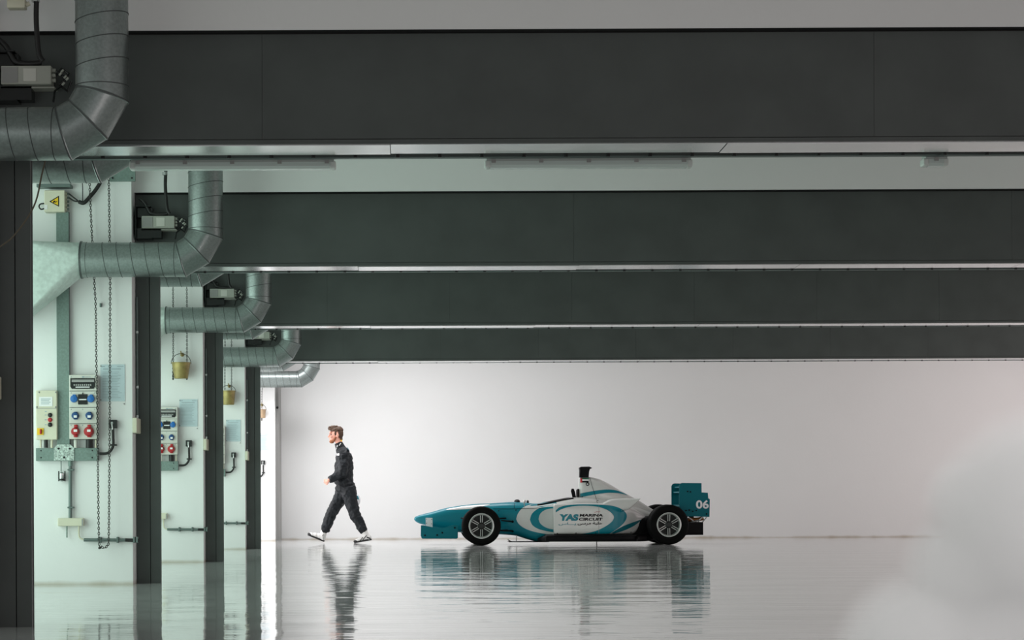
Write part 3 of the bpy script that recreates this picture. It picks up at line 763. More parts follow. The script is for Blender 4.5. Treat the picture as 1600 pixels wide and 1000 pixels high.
def comb(*mbs):
    v = []; f = []
    for m_ in mbs:
        o = len(v); v += [tuple(q) for q in m_.v]; f += [tuple(o+i for i in ff) for ff in m_.f]
    return BVHTree.FromPolygons(v, f)
_hit0 = hit
def hit(bvh, p, lift=.003):
    q = Vector(p)
    for k in range(60):
        d = (q-CAM).normalized(); h = bvh.ray_cast(CAM, d, 100)
        if h[0] is not None: return h[0]-d*lift
        q.z -= .003
    return p
car = empty('racing_car', (P(880, 850, YC).x, YC, 0), 'teal and white open-wheel single-seater racing car parked before the end wall', 'racing car')
body = loft([(647, 810.2, 811.8, .01, 2), (649, 807.5, 814.5, .045, 2.2), (654, 805.2, 817.5, .07, 2.3), (662, 803, 820, .09, 2.4), (675, 799.8, 822.7, .12, 2.6), (695, 794.2, 827, .14, 2.8),
    (715, 790.6, 831.5, .16, 3), (740, 787.6, 833, .19, 3), (763, 786.4, 834.5, .22, 3), (786, 785, 835.5, .25, 3.2), (805, 784.2, 837, .28, 3.4), (822, 785.4, 842, .31, 3.8), (838, 786.6, 846, .33, 4),
    (855, 784, 846, .34, 4), (880, 779, 846, .35, 4), (895, 776.6, 846, .35, 4), (910, 777, 846, .34, 4), (935, 779, 846, .32, 3.5), (965, 785, 846, .27, 3), (995, 792, 843, .20, 3), (1015, 799, 836, .14, 3), (1030, 803, 830, .10, 3)], YC, switch=867)
body.build('monocoque', ['teal', 'carwhite'], car)
pod_st = [(866.5, 789.5, 835, .60, 9, .15), (868.5, 787.2, 835.2, .61, 9, .15), (900, 786.2, 835.2, .61, 8, .15), (940, 786.2, 835.2, .61, 8, .15), (960, 787.5, 835, .58, 7, .1), (980, 791.5, 834.8, .50, 6, .1), (993, 795, 834, .42, 5, .1), (1003, 800, 824, .34, 4, .05), (1012, 805, 815, .26, 3, .05)]
pods = []
for s_ in ('near', 'far'):
    pd = loft(pod_st, 30.85, sides=s_); pd.build('sidepod', ['carwhite'], car); pods.append(pd)
    wl = loft([(943, 785.5, 800, .60, 4, .40), (948, 783, 800, .60, 4, .38), (956, 780, 800, .59, 4, .36), (970, 779, 799, .58, 4, .36), (985, 778.8, 795, .57, 4, .38), (1001, 778.6, 779.6, .56, 3, .48)], 30.87, sides=s_, sub=5)
    wl.build('sidepod_winglet', 'carwhite', car); pods.append(wl)
cover = loft([(904.3, 746, 792, .10, 2.6), (910, 745, 792, .125, 2.6), (921, 745.3, 794, .14, 2.6), (935, 748.2, 796, .15, 2.5), (945, 752.6, 798, .15, 2.4), (955, 758, 800, .15, 2.3), (965, 764, 802, .14, 2.2), (975, 769.6, 804, .13, 2.2), (985, 775, 806, .115, 2.2), (1000, 783.3, 808, .09, 2.2), (1012, 791, 810, .07, 2.2), (1021, 796.5, 811, .045, 2)], YC)
cover.build('engine_cover', 'carwhite', car)
allb = comb(body, cover, *pods); coverb = comb(cover, body)
bodyb = body.bvh()
# painted graphics
D_ = lambda n, u, l, m, b=allb, **k: decal(n, u, l, m, car, b, **k)
D_('white_front_swoosh', [(806.5, 811), (809, 803), (815, 795), (822, 790.5), (832, 787.8), (845, 786.4), (868, 782.5)], [(806.5, 811), (810, 818), (818, 824.5), (830, 829.5), (845, 833), (868, 836.5)], 'carwhite', bodyb, nv=14)
D_('teal_front_arc', [(828, 812), (830.5, 804), (836, 798), (843, 794), (852, 792.2), (868, 791.5)], [(828, 812), (831.5, 820), (839, 825.5), (848, 828.5), (857, 830.5), (868, 832)], 'teal', bodyb, nv=14, lift=.006)
D_('pale_inner_panel', [(841.5, 811), (843.5, 804), (848, 799), (854, 796), (861, 794.6), (868, 794.4)], [(841.5, 811), (844, 817.5), (849, 822), (855, 825), (861, 826.6), (868, 827.5)], 'pearl', bodyb, nv=12, lift=.009)  # pearl paint with shade mixed into its colour
D_('nose_white_panel', [(697, 796.6), (702, 794.6), (712, 792.8), (722, 791.2), (740, 789.2), (765, 787.6)], [(697, 796.7), (702, 796.6), (716, 796.2), (732, 795.4), (746, 793), (765, 788.4)], 'carwhite', bodyb)
D_('body_seam', [(770, 794.6), (803, 794.6), (849, 793.4)], [(770, 795.3), (803, 795.3), (849, 794.0)], 'carblack', bodyb, nv=2, lift=.010)
mb = MB(); a = P(803, 785.5, 31); 
D_('body_seam', [(803, 786), (803.2, 794)], [(803.6, 786), (803.8, 794)], 'carblack', bodyb, nv=1)
D_('teal_side_ring', [(868.5, 797.5), (874, 792.8), (885, 789.6), (900, 788.2), (920, 788.1), (940, 788.7), (955, 790), (967, 793.4), (976, 799), (979.5, 806), (977, 814), (970, 822), (961, 828.5), (952, 834)],
   [(868.5, 800.8), (876, 796.2), (888, 792.3), (903, 790.4), (920, 790.3), (935, 792), (948, 796.4), (956, 802), (959.3, 808), (956, 815.2), (947, 822), (935, 828), (922, 832), (906, 834.8)], 'teal', nu=120, nv=12, lift=.004)
D_('dark_teal_streak', [(955, 833), (972, 823), (988, 816.5), (1001, 812)], [(959, 834), (975, 829), (990, 822), (1001, 814)], 'wingteal', lift=.004)
D_('cover_stripe', [(906.5, 771.2), (918, 768.8), (935, 766), (952, 764.8), (966, 767), (980, 773)], [(906.5, 777), (918, 774.8), (935, 771.8), (952, 770), (968, 770.8), (980, 773.6)], 'teal', coverb, lift=.004)
D_('cover_seam', [(921.5, 746.5), (925, 760), (930, 775), (933, 786)], [(922, 746.5), (925.6, 760), (930.6, 775), (933.6, 786)], 'carblack', lift=.006, nv=1)
for x in (893, 935.5):
    D_('panel_seam', [(x, 790), (x, 834.5)], [(x+.5, 790), (x+.5, 834.5)], 'trimgrey', lift=.005, nv=1) if x > 900 else None
for q in ((934, 782), (871, 833.5), (900, 833), (931, 832.5), (986, 831.5), (910, 776), (779, 798), (806, 797)):
    p = hit(allb, P(*q, 30.85), .002); MB().ball(p, .009, 0, 8, 5).build('body_screw', 'carblack', car)
# flag panel (red bar, green, white, black bands)
for nm, m_, (x0, y0, x1, y1) in (('flag_red_bar', 'red', (906.5, 747, 909.8, 754)), ('flag_green_band', 'wgreen', (909.8, 746.8, 920, 748.8)), ('flag_white_band', 'white', (909.8, 748.8, 920, 751.4)), ('flag_black_band', 'carblack', (909.8, 751.4, 919.5, 753.8))):
    if m_ == 'wgreen' and m_ not in M: M[m_] = mat('flag_green', (.01, .16, .07), .4)
    D_(nm, [(x0, y0), (x1, y0)], [(x0, y1), (x1, y1)], m_, coverb, nu=8, nv=3, lift=.005)
p = hit(coverb, P(918, 756.5, 31.2), .004)
o = MB().lathe(p, (0, -1, 0), [(.024, 0), (.026, .004), (.015, .004), (.014, 0)], 20).build('recovery_ring', 'carblack', car); MB().lathe(p, (0, -1, 0), [(.013, 0), (.0, .003)], 16).build('ring_centre', 'white', o)
# lettering
def ctext(name, body_, box, m_, bold=.0, shear=0, bvh=allb):
    mb = flat_text(body_, *box, 30.85, bold, shear, bvh, .0045, .0015)
    if mb: mb.build(name, m_, car, fixn=False)
ctext('lettering_yas', 'YAS', (873.5, 803.2, 903.8, 813.9), 'teal', .07, 1.6)
ctext('lettering_marina', 'MARINA', (906, 802.9, 942.3, 807.3), 'carblack', .035, .9)
ctext('lettering_circuit', 'CIRCUIT', (904.6, 808.9, 941.4, 813.7), 'carblack', .035, .9)
ctext('lettering_arabic', '\ufeb1\ufe8e\u0640\u0640\u0640\ufef3', (872.8, 816.2, 900, 821.2), 'teal', .01)
ctext('lettering_arabic', '\ufef0\ufeb3\ufeae\ufee3 \ufe94\ufe92\ufee0\ufea3', (902.5, 815, 941, 821), 'carblack', .02)
ctext('lettering_red', '\ufef2\ufe92\ufec7\ufeee\ufe91\ufe83', (928.4, 798, 937.6, 801), 'red', .01)
# cockpit
op = MB(); N = 40; pts = []
xa, xb = P(846, 780, YC).x, P(893, 780, YC).x
for rr in (0, .35, .7, 1.0):
    for k in range(N):
        a = 2*PI*k/N; x = (xa+xb)/2+(xb-xa)/2*rr*math.cos(a); y = YC+.23*rr*math.sin(a)
        h = bodyb.ray_cast(Vector((x, y, 2)), Vector((0, 0, -1))); pts.append(h[0]+Vector((0, 0, .004)))
op.add(pts, [(i*N+k, i*N+(k+1) % N, (i+1)*N+(k+1) % N, (i+1)*N+k) for i in range(3) for k in range(N)], 0, True); op.build('cockpit_opening', 'carblack', car)
for s_ in (-1, 1):
    q = []
    for px in range(838, 896, 4):
        x = P(px, 780, YC).x; h = bodyb.ray_cast(Vector((x, YC+s_*.25, 2)), Vector((0, 0, -1))); q.append(h[0]+Vector((0, 0, .006)))
    MB().tube(q, .011, 8).build('cockpit_rim', 'carblack', car)
    MB().prism([P(*w, YC+s_*.17) for w in ((892.3, 767), (893.5, 763.5), (896.5, 763.5), (898.5, 769), (900.3, 777.5), (894.8, 777.5))], (0, .05, 0)).build('headrest', 'carblack', car)
    # mirrors
    y = YC+s_*.36
    mb = MB(); c = P(819, 783.6, y); mb.ball(c, (.018, .055, .030), 0); o = mb.build('mirror', 'carwhite', car)
    MB().ball(c+Vector((.008, 0, 0)), (.013, .048, .025)).build('mirror_glass', 'blackgloss', o)
    MB().tube([c, P(819.5, 792, YC+s_*.29)], .007, 8).build('mirror_stalk', 'rim', o)
MB().prism([P(*w, YC-.11) for w in ((902, 766), (903.4, 763.8), (904.6, 764), (905, 778), (902, 778))], (0, .22, 0)).build('seat_back', 'carblack', car)
mb = MB(); mb.ball(P(808, 783.8, YC), (.045, .13, .035)); mb.build('windscreen', 'carblack', car)
mb = MB(); mb.lathe(P(824.5, 785.5, YC), (1, 0, .2), [(.02, -.012), (.03, -.012), (.03, .012), (.02, .012)], 24); mb.ball(P(824.5, 784.6, YC), (.02, .06, .03)); mb.build('steering_wheel', 'carblack', car)
mb = MB(); A_ = [(906, 746), (906.3, 735), (905.6, 731), (908.5, 729.2), (921, 729), (925.6, 731.2), (921.8, 733), (920.5, 737), (919.8, 746)]
mb.prism([P(*w, YC-.09) for w in A_], (0, .18, 0)); mb.build('air_intake', 'carblack', car)
# floor, diffuser, gearbox
fl = loft([(842, 841, 846.5, .30, 4), (852, 837.5, 846.8, .58, 6), (866, 835.2, 846.8, .64, 8), (980, 835.4, 846.6, .64, 8), (1000, 835.4, 846.4, .45, 8), (1014, 832, 846, .35, 8)], 30.85); fl.build('floor_pan', 'carblack', car)
gb = loft([(985, 812, 846, .36, 5), (1010, 806, 845, .33, 5), (1040, 810, 840, .22, 5), (1072, 815, 836, .2, 5)], YC); gb.build('gearbox', 'carblack', car)
MB().box(P(1066, 836, YC-.46), P(1098.8, 816, YC-.46)+Vector((0, .92, 0)), 0, .004).build('diffuser', 'carblack', car)
mb = MB(); mb.box(P(796, 847.4, YC-.28), P(858, 846.4, YC-.28)+Vector((0, .56, 0))); mb.prism([P(*w, YC-.28) for w in ((795, 843.5), (797, 844.5), (801, 847.2), (799, 847.2))], (0, .56, 0)); o = mb.build('splitter', 'carblack', car)
MB().tube([P(807, 847, YC-.2), P(807, 836, YC-.2)], .006, 8).build('splitter_stay', 'rim', o)
MB().tube([P(932.3, 846, 31.0), P(932.3, 852.2, 30.95)], .006, 8).build('ground_strap', 'carblack', car)
# front wing
def plate(name, outline, Y, m_, th=.014, parent=None):
    return MB().prism([P(*w, Y) for w in outline], (0, th, 0)).build(name, m_, parent or car)
fe = [(658.6, 822.6), (662, 822.3), (672, 823.4), (678, 824), (689, 825), (697, 824), (705, 820.8), (711, 820), (714.6, 820.6), (715.5, 823), (715.5, 840.2), (713.8, 841.8), (660, 841.8), (658.2, 840)]
def shift(outl, Ya, Yb):  # same world outline at another depth, returned as world points
    return [Vector((P(*w, Ya).x, Yb, P(*w, Ya).z)) for w in outl]
for Yp in (30.80, 2*YC-30.80-.014):
    o = MB().prism(shift(fe, 30.80, Yp), (0, .014, 0)).build('front_endplate', 'wingteal', car)
    if Yp < YC:
        for q in ((664, 836.5), (683, 836), (691, 832.3), (710.5, 824.6)): MB().ball(P(*q, 30.798), .013, 0, 10, 6).build('bolt', 'carblack', o)
for (x0, x1, y0, y1) in ((663, 690, 838.5, 841), (686, 712, 832, 838)):
    st = [(x0, y1-.8, y1, 0), (x0+3, y1-2.2, y1, 0), ((x0+x1)/2, (y0+y1)/2-1, (y0+y1)/2+1.4, 0), (x1, y0, y0+.6, 0)]
    mb = MB(); ol = [P(a_, b_, 30.81) for a_, b_, _, _ in st]+[P(a_, c_, 30.81) for a_, _, c_, _ in st[::-1]]
    mb.prism(ol, (0, 1.27, 0)); mb.build('front_wing_element', 'wingteal', car)
for s_ in (-1, 1):
    mb = MB(); mb.prism([P(*w, YC+s_*.115-.006) for w in ((665, 809), (675.8, 809.3), (676, 823.8), (665.4, 821.6))], (0, .012, 0)); o = mb.build('nose_bracket', 'white', car)
    if s_ < 0:
        for q in ((666.6, 811), (674.4, 811.4), (666.6, 817.5), (674.2, 818.5)): MB().ball(P(*q, YC-.122), .006, 0, 8, 5).build('rivet', 'carblack', o)
# nose bracket sits proud on the near flank
# rear wing
re_ = [(1061, 759), (1063, 755.4), (1066, 754.6), (1096, 754.9), (1096.2, 769.4), (1105.8, 770), (1106.6, 778.6), (1109, 780), (1108.4, 807.8), (1074, 806.6), (1066, 800), (1061, 789)]
for Yp in (31.0, 31.9):
    o = MB().prism(shift(re_, 31.0, Yp-.008), (0, .016, 0)).build('rear_endplate', 'wingteal', car)
    if Yp < YC:
        for q in ((1074.5, 768), (1079, 768.5), (1072, 797.5), (1077, 797), (1082.5, 799), (1088, 797.5), (1104, 803)): MB().ball(P(*q, 30.99), .011, 0, 10, 6).build('bolt', 'carblack', o)
        near_plate = o
for (xs, ys) in ((((1066, 761), (1080, 763), (1094, 757)), 3), (((1064, 769), (1080, 772), (1094, 766)), 3.2), (((1064, 790), (1084, 794), (1106, 786)), 4)):
    up = crom(xs, 5); ol = [P(a_, b_-ys*.3, 31.008) for a_, b_ in up]+[P(a_, b_+ys*.3, 31.008) for a_, b_ in up[::-1]]
    MB().prism(ol, (0, .884, 0)).build('rear_wing_element', 'wingteal', car)
mb = flat_text('06', 1087.5, 781.4, 1107.5, 794.8, 30.988, .03); mb.build('number_06', 'helmet', car, fixn=False)
MB().box(P(1070, 830, YC-.02), P(1084, 790, YC-.02)+Vector((0, .04, 0))).build('wing_pillar', 'carblack', car)
mb = MB()
for s_ in (-1, 1):
    mb2 = MB().tube([P(*q, YC+s_*.12) for q in crom([(1055, 814), (1075, 812), (1090, 811.5), (1099, 809.5)], 5)], .030, 14); mb2.build('exhaust_pipe', 'orange', car)
for a_, b_ in (((1075, 808), (1083, 814)), ((1098, 808), (1091, 815)), ((1104, 808), (1095, 819)), ((1078, 817), (1094, 812))):
    MB().tube([P(*a_, YC-.3), P(*b_, YC-.25)], .009, 8).build('wing_strut', 'rim', car)
# wheels
def wheel(px, py, Rr, wd, rim, Yn, flip=False):
    c = P(px, py, Yn); c.z = Rr; c.x = P(px, py, 30.7).x
    ax = Vector((0, -1 if flip else 1, 0))
    mb = MB(); pr = [(rim, .018), (rim+.012, .004), (rim+.04, -.002), (Rr-.03, .004), (Rr-.012, .014), (Rr-.002, .035), (Rr, .06), (Rr, wd-.06), (Rr-.002, wd-.035), (Rr-.012, wd-.014), (Rr-.03, wd-.004), (rim+.03, wd), (rim, wd-.018)]
    mb.lathe(c, ax, pr, 72, 0, True); o = mb.build('tyre', ['tyre', 'tyreside'], car, auto=60)
    mb = MB(); mb.lathe(c, ax, [(rim, .016), (rim+.003, .004), (rim-.010, .002), (rim-.022, .014), (rim-.026, .05), (rim-.03, wd-.05), (rim, wd-.016)], 60); w_ = mb.build('wheel_rim', 'rim', car, auto=50)
    mb = MB(); mb.lathe(c, ax, [(rim-.026, .085), (.03, .10), (0, .10)], 40); mb.build('brake_shroud', 'rimdark', w_)
    for k in range(6):
        th = PI/2+k*PI/3; dr = Vector((math.cos(th), 0, math.sin(th))); tn = Vector((-math.sin(th), 0, math.cos(th))); mb = MB()
        for s_ in (-1, 1):
            b0 = c+tn*s_*.013+dr*.05+ax*.03; b1 = c+tn*s_*.015+dr*(rim-.016)+ax*.012
            vs = [b0-tn*.0045, b0+tn*.0045, b1+tn*.0045, b1-tn*.0045]; vs2 = [v+ax*.03 for v in vs]
            mb.add(vs+vs2, [(0, 1, 2, 3), (7, 6, 5, 4), (0, 4, 5, 1), (1, 5, 6, 2), (2, 6, 7, 3), (3, 7, 4, 0)])
        mb.build('spoke', 'rim', w_)
    mb = MB(); mb.lathe(c, ax, [(0, .012), (.030, .012), (.044, .024), (.052, .034), (.052, .09)], 32, 0); mb.build('hub', 'rimdark', w_)
    return c
for (px, py, Rr, wd, rim, Yn) in ((752.3, 822, .286, .25, .182, 30.70), (1045.2, 820.7, .293, .34, .176, 30.68)):
    for fl_ in (False, True):
        c = wheel(px, py, Rr, wd, rim, Yn if not fl_ else 2*YC-Yn, fl_)
        s_ = 1 if fl_ else -1; inb = Vector((c.x, YC+s_*(YC-Yn-wd*.75), 0))
        front = px < 900
        for zz, dz in ((Rr+.09, .02), (Rr-.08, .0)):
            for dx in ((-.28, .44) if front else (-.38, .12)):
                hub = Vector((inb.x, inb.y, zz)); end = Vector((c.x+dx, YC+s_*(.2 if front else .12), zz+dz*.5+.01))
                MB().tube([hub, end], [.013, .010], 8).build('wishbone', 'carblack', car)
        MB().tube([Vector((inb.x, inb.y, Rr-.05)), Vector((c.x+.05, YC+s_*.12, Rr+.14))], .010, 8).build('push_rod', 'carblack', car)
for q0, q1 in (((784, 813.2), (801, 815)), ((784, 829.2), (801, 829.6))):
    p1 = hit(bodyb, P(*q1, 31.1), -.01); MB().tube([P(q0[0], q0[1], YC-.5), p1], [.010, .012], 8).build('steering_link', 'carblack', car); MB().ball(p1, .022, 0, 10, 6).build('joint_boot', 'carblack', car)
# ---------------------------------------------------------------- the walking person
YM = 32.95
def G(px, py, dy=0.0): return P(px, py, YM)+Vector((0, dy, 0))
man = empty('person', (G(540, 0).x, YM, 0), 'bearded person in a black race suit and white boots striding away from the car', 'person')
def remesh(o, vox, disp=None, strength=.01, size=.05, smooth=2):
    m_ = o.modifiers.new('remesh', 'REMESH'); m_.mode = 'VOXEL'; m_.voxel_size = vox; m_.use_smooth_shade = True
    s_ = o.modifiers.new('smooth', 'SMOOTH'); s_.iterations = smooth; s_.factor = .5
    if disp:
        t = bpy.data.textures.new(disp, 'CLOUDS'); t.noise_scale = size; t.noise_depth = 2
        d_ = o.modifiers.new('disp', 'DISPLACE'); d_.texture = t; d_.strength = strength; d_.mid_level = .5; d_.texture_coords = 'LOCAL'
def ebvh(o):
    bpy.context.view_layer.update()
    dg = bpy.context.evaluated_depsgraph_get(); e = o.evaluated_get(dg); me = e.to_mesh(); mw = o.matrix_world
    b = BVHTree.FromPolygons([tuple(mw @ v.co) for v in me.vertices], [tuple(p.vertices) for p in me.polygons]); e.to_mesh_clear(); return b
def hand(mb, wrist, d, sdir, inward, thumb_s=1):
    d = d.normalized(); s_ = sdir.normalized(); n_ = inward.normalized()
    pc = wrist+d*.055
    rot = Matrix((s_, n_, d)).transposed()
    mb.ball(pc, (.040, .017, .055), 0, 16, 10, rot); mb.tube([wrist-d*.05, wrist, wrist+d*.03], [.028, .026, .030], 12, round_=True)
    for k, (o_, L) in enumerate(((.029, .072), (.010, .080), (-.010, .075), (-.028, .058))):
        p = pc+d*.040+s_*o_; pts = [p]; a = math.radians(20)
        for j, (f_, b_) in enumerate(((.45, 28+k*3), (.31, 42), (.24, 34))):
            pts.append(pts[-1]+(d*math.cos(a)+n_*math.sin(a))*L*f_); a += math.radians(b_)
        mb.tube(pts, [.0098, .0092, .0085, .0072], 10, round_=True)
    p = pc-d*.025+s_*.030*thumb_s
    mb.tube([p-s_*.012*thumb_s, p+d*.022+s_*.018*thumb_s+n_*.01, p+d*.045+s_*.020*thumb_s+n_*.02, p+d*.068+s_*.014*thumb_s+n_*.028], [.015, .0125, .011, .009], 10, round_=True)
sh = {-1: G(537, 709.5, -.175), 1: G(536, 709.5, .175)}
el = {-1: G(536.5, 738.5, -.235), 1: G(541.5, 737, .235)}
wr = {-1: G(513.5, 751.5, -.225), 1: G(543.5, 764, .24)}
hp = {-1: G(543.5, 764, -.09), 1: G(540, 764, .09)}
kn = {-1: G(553.5, 801, -.10), 1: G(519, 799, .09)}
an = {-1: G(570.5, 833.5, -.10), 1: G(505, 833.5, .09)}
b = MB()
b.ball(G(526.3, 677, 0), (.092, .074, .100)); b.ball(G(521.5, 684.3), (.066, .058, .066)); b.ball(G(517.6, 689.5), (.024, .028, .022))
b.ball(G(516.5, 675.8, 0), (.022, .055, .022)); b.tube([G(515.6, 678.2), G(514.2, 681), G(513.3, 682.6)], [.008, .011, .0125], 10, round_=True); b.ball(G(514.6, 683), (.012, .018, .008))
b.ball(G(515.1, 685.7), (.010, .022, .006)); b.ball(G(515.3, 687.1), (.010, .020, .007)); b.ball(G(518, 682.5, -.04), (.026, .02, .024)); b.ball(G(518, 682.5, .04), (.026, .02, .024))
for s_ in (-1, 1):
    b.ball(G(528, 680.3, .074*s_), (.020, .010, .033)); b.ball(G(527.5, 681, .066*s_), (.012, .012, .022))
b.tube([G(528, 686), G(531, 696), G(533.5, 706)], [.056, .057, .07], 18, round_=True)
b.ball(G(537, 722), (.09, .15, .17)); b.ball(G(538, 742), (.09, .13, .14)); b.ball(G(539, 759), (.09, .13, .11))
for s_ in (-1, 1):
    b.tube([G(535, 706, 0), sh[s_], el[s_], wr[s_]], [.06, .050, .038, .027], 14, round_=True)
    b.tube([hp[s_], kn[s_], an[s_]], [.075, .052, .036], 14, round_=True)
dn = (G(505.5, 758)-wr[-1]).normalized(); sd = Vector((dn.z, 0, -dn.x)); sd = sd if sd.z > 0 else -sd
hand(b, wr[-1]+dn*.015, dn, sd, Vector((0, 1, 0)))
df = Vector((.12, 0, -1)).normalized(); hand(b, wr[1]+df*.01, df, Vector((-1, 0, -.12)), Vector((0, -1, 0)))
b.tube([an[-1], G(574, 839, -.10), G(564, 842.5, -.10)], [.035, .026, .018], 12, round_=True); b.tube([an[1], G(503, 839.5, .09), G(493, 837.5, .09)], [.035, .026, .018], 12, round_=True)
bo = b.build('body', 'skin', man); remesh(bo, .0055, smooth=2)
for s_ in (-1, 1): MB().ball(G(517.6, 679.6, .032*s_), .0095).build('eye', 'eye', man)
h = MB(); h.ball(G(526.4, 671.8), (.103, .083, .058)); h.ball(G(530.5, 677.5), (.060, .080, .088)); h.ball(G(532.5, 685.5), (.028, .055, .040)); h.ball(G(517.2, 670.2), (.040, .055, .024)); h.ball(G(513.9, 670.6), (.014, .04, .012)); h.ball(G(521, 668.8), (.05, .06, .028))
for s_ in (-1, 1): h.ball(G(524.3, 677.5, .068*s_), (.017, .010, .034))
for k in range(46):
    a = random.random(); p = G(514+18*a, 668.2-2.0*math.sin(PI*a)+random.random(), random.uniform(-.05, .05)); h.ball(p, random.uniform(.013, .024), 0, 8, 6)
ho = h.build('hair', 'hair', man); remesh(ho, .006, 'hair_lumps', .014, .02, 1)
bd = MB(); bd.ball(G(518.4, 690), (.040, .046, .028)); 
for s_ in (-1, 1): bd.tube([G(517, 689.8, .03*s_), G(521.5, 688.5, .047*s_), G(524.6, 683.5, .058*s_)], [.020, .020, .012], 10, round_=True)
bd.ball(G(515.2, 684.7), (.012, .026, .0055))
o = bd.build('beard', 'beard', man); remesh(o, .006, 'beard_lumps', .006, .01, 1)
# brows
for s_ in (-1, 1): MB().tube([G(515.2, 677.6, .012*s_), G(515.8, 677, .035*s_), G(518.5, 677.4, .055*s_)], [.003, .004, .003], 8, round_=True).build('eyebrow', 'hair', man)
# suit
t = MB()
for (x, y, rx, ry, rz) in ((536, 707, .095, .17, .075), (537.5, 716, .135, .20, .12), (537.5, 728, .148, .205, .14), (537, 741, .150, .19, .13), (537.5, 752, .148, .185, .11), (538.5, 762, .145, .185, .10), (541.2, 768, .125, .17, .10), (540.5, 757, .135, .18, .09)): t.ball(G(x, y), (rx, ry, rz), 0, 24, 14)
t.tube([G(530.5, 696.5), G(533.5, 704)], [.066, .085], 20)
for s_ in (-1, 1):
    t.tube([G(536, 706, .06*s_), sh[s_], sh[s_].lerp(el[s_], .5), el[s_]], [.085, .090, .082, .074], 18, round_=True)
    wv = wr[s_].lerp(el[s_], .06)
    t.tube([el[s_], el[s_].lerp(wv, .45), el[s_].lerp(wv, .8), wv], [.073, .066, .058, .042], 18, round_=False); t.ball(el[s_].lerp(wv, .84), .056); t.ball(el[s_], .072)
    am = kn[s_].lerp(an[s_], .90)
    t.tube([hp[s_]+Vector((0, 0, .03)), hp[s_].lerp(kn[s_], .5), kn[s_], kn[s_].lerp(am, .5), kn[s_].lerp(am, .85), am], [.125, .105, .087, .080, .074, .060], 22); t.ball(kn[s_].lerp(am, .86), .078)
    t.ball(kn[s_], .086)
so = t.build('race_suit', 'suit', man); remesh(so, .008, 'cloth_folds', .040, .06, 3)
sb = ebvh(so)
def patch(name, corners, m_, off=.004, dY=-.2):
    (x0, y0), (x1, y1), (x2, y2), (x3, y3) = corners; vs = []; n_ = 5
    for i in range(n_+1):
        for j in range(n_+1):
            u, v = i/n_, j/n_; px = (x0*(1-u)+x1*u)*(1-v)+(x3*(1-u)+x2*u)*v; py = (y0*(1-u)+y1*u)*(1-v)+(y3*(1-u)+y2*u)*v
            d_ = (G(px, py, dY)-CAM).normalized(); hh = sb.ray_cast(CAM, d_, 60); vs.append((hh[0] if hh[0] is not None else G(px, py, dY))-d_*off)
    MB().add(vs, [(i*(n_+1)+j, i*(n_+1)+j+1, (i+1)*(n_+1)+j+1, (i+1)*(n_+1)+j) for i in range(n_) for j in range(n_)], 0, True).build(name, m_, man, fixn=False)
patch('sleeve_patch', [(526.4, 709), (530.8, 709), (530.8, 712), (526.4, 712)], 'white')
patch('shoulder_stripe', [(525.2, 702.2), (527.4, 695.8), (528.6, 696.4), (526.2, 702.8)], 'white')
patch('shoulder_stripe', [(529.8, 696.6), (532.6, 692.4), (533.8, 693.2), (531.0, 697.4)], 'white')
patch('collar_tag', [(532.6, 687.8), (535, 687.8), (535.2, 690), (533, 690)], 'yellow')
patch('back_logo', [(542.6, 699), (544, 700), (547, 705.4), (545.2, 705)], 'teal')
MB().tube([G(528.6, 691.6), G(531.6, 699)], [.062, .075], 24).build('collar', 'suit', man)
# boots
def boot(ankle, heel, toe, dy, nm):
    ankle, heel, toe = G(*ankle, dy), G(*heel, dy), G(*toe, dy); f = (toe-heel).normalized(); up = Vector((-f.z, 0, f.x)); up = up if up.z > 0 else -up; L = (toe-heel).length
    bt = MB(); rot = Matrix((f, Vector((0, 1, 0)), up)).transposed()
    for t_, rx, ry, rz, hgt in ((.16, .052, .042, .050, .050), (.35, .062, .043, .050, .050), (.58, .058, .046, .040, .042), (.78, .052, .047, .030, .032), (.90, .030, .038, .020, .023)):
        bt.ball(heel+f*L*t_+up*hgt, (rx, ry, rz), 0, 18, 12, rot)
    bt.tube([heel+f*L*.22+up*.04, ankle, ankle+(ankle-heel).normalized()*.035+Vector((0, 0, .02))], [.045, .047, .050], 18)
    o = bt.build('boot', 'shoewhite', man); remesh(o, .006, smooth=3)
    sl = MB(); out = []
    for k in range(28):
        a = 2*PI*k/28; c_, s2 = math.cos(a), math.sin(a); w_ = .046*(1+.10*c_); out.append(heel+f*(L*.5+L*.52*math.copysign(abs(c_)**.85, c_))+Vector((0, w_*math.copysign(abs(s2)**.8, s2)*(.85 if c_ < -.3 else 1), 0)))
    sl.prism([q-up*.004 for q in out], up*.026); sl.build('sole', 'black', o)
    MB().ball(heel+f*L*.88+up*.024, (.046, .047, .024), 0, 18, 12, rot).build('toe_cap', 'black', o)
    bt2 = ebvh(o)
    for (u0, v0, u1, v1, w2) in ((.22, .085, .50, .025, .016), (.45, .065, .66, .02, .014), (.04, .025, .24, .055, .022)) if nm else ((.15, .10, .22, .08, .012), (.05, .02, .14, .10, .016)):
        pts = []; vs = []
        for k in range(8):
            q = k/7; pnt = heel+f*L*(u0+(u1-u0)*q)+up*(v0+(v1-v0)*q)
            for e in (-1, 0, 1):
                r_ = pnt+up*(w2/2*e)+Vector((0, -.3, 0)); hh = bt2.ray_cast(r_, Vector((0, 1, 0)), 1); vs.append((hh[0] if hh[0] is not None else pnt+Vector((0, -.04, 0)))-Vector((0, .003, 0)))
        MB().add(vs, [(i*3+j, i*3+j+1, (i+1)*3+j+1, (i+1)*3+j) for i in range(7) for j in range(2)], 0, True).build('side_stripe', 'black', o, fixn=False)
boot((572, 835), (580.5, 843.5), (554.2, 848.2), -.10, 1)
boot((505.3, 834.5), (505.8, 846.5), (480.5, 836.2), .09, 0)
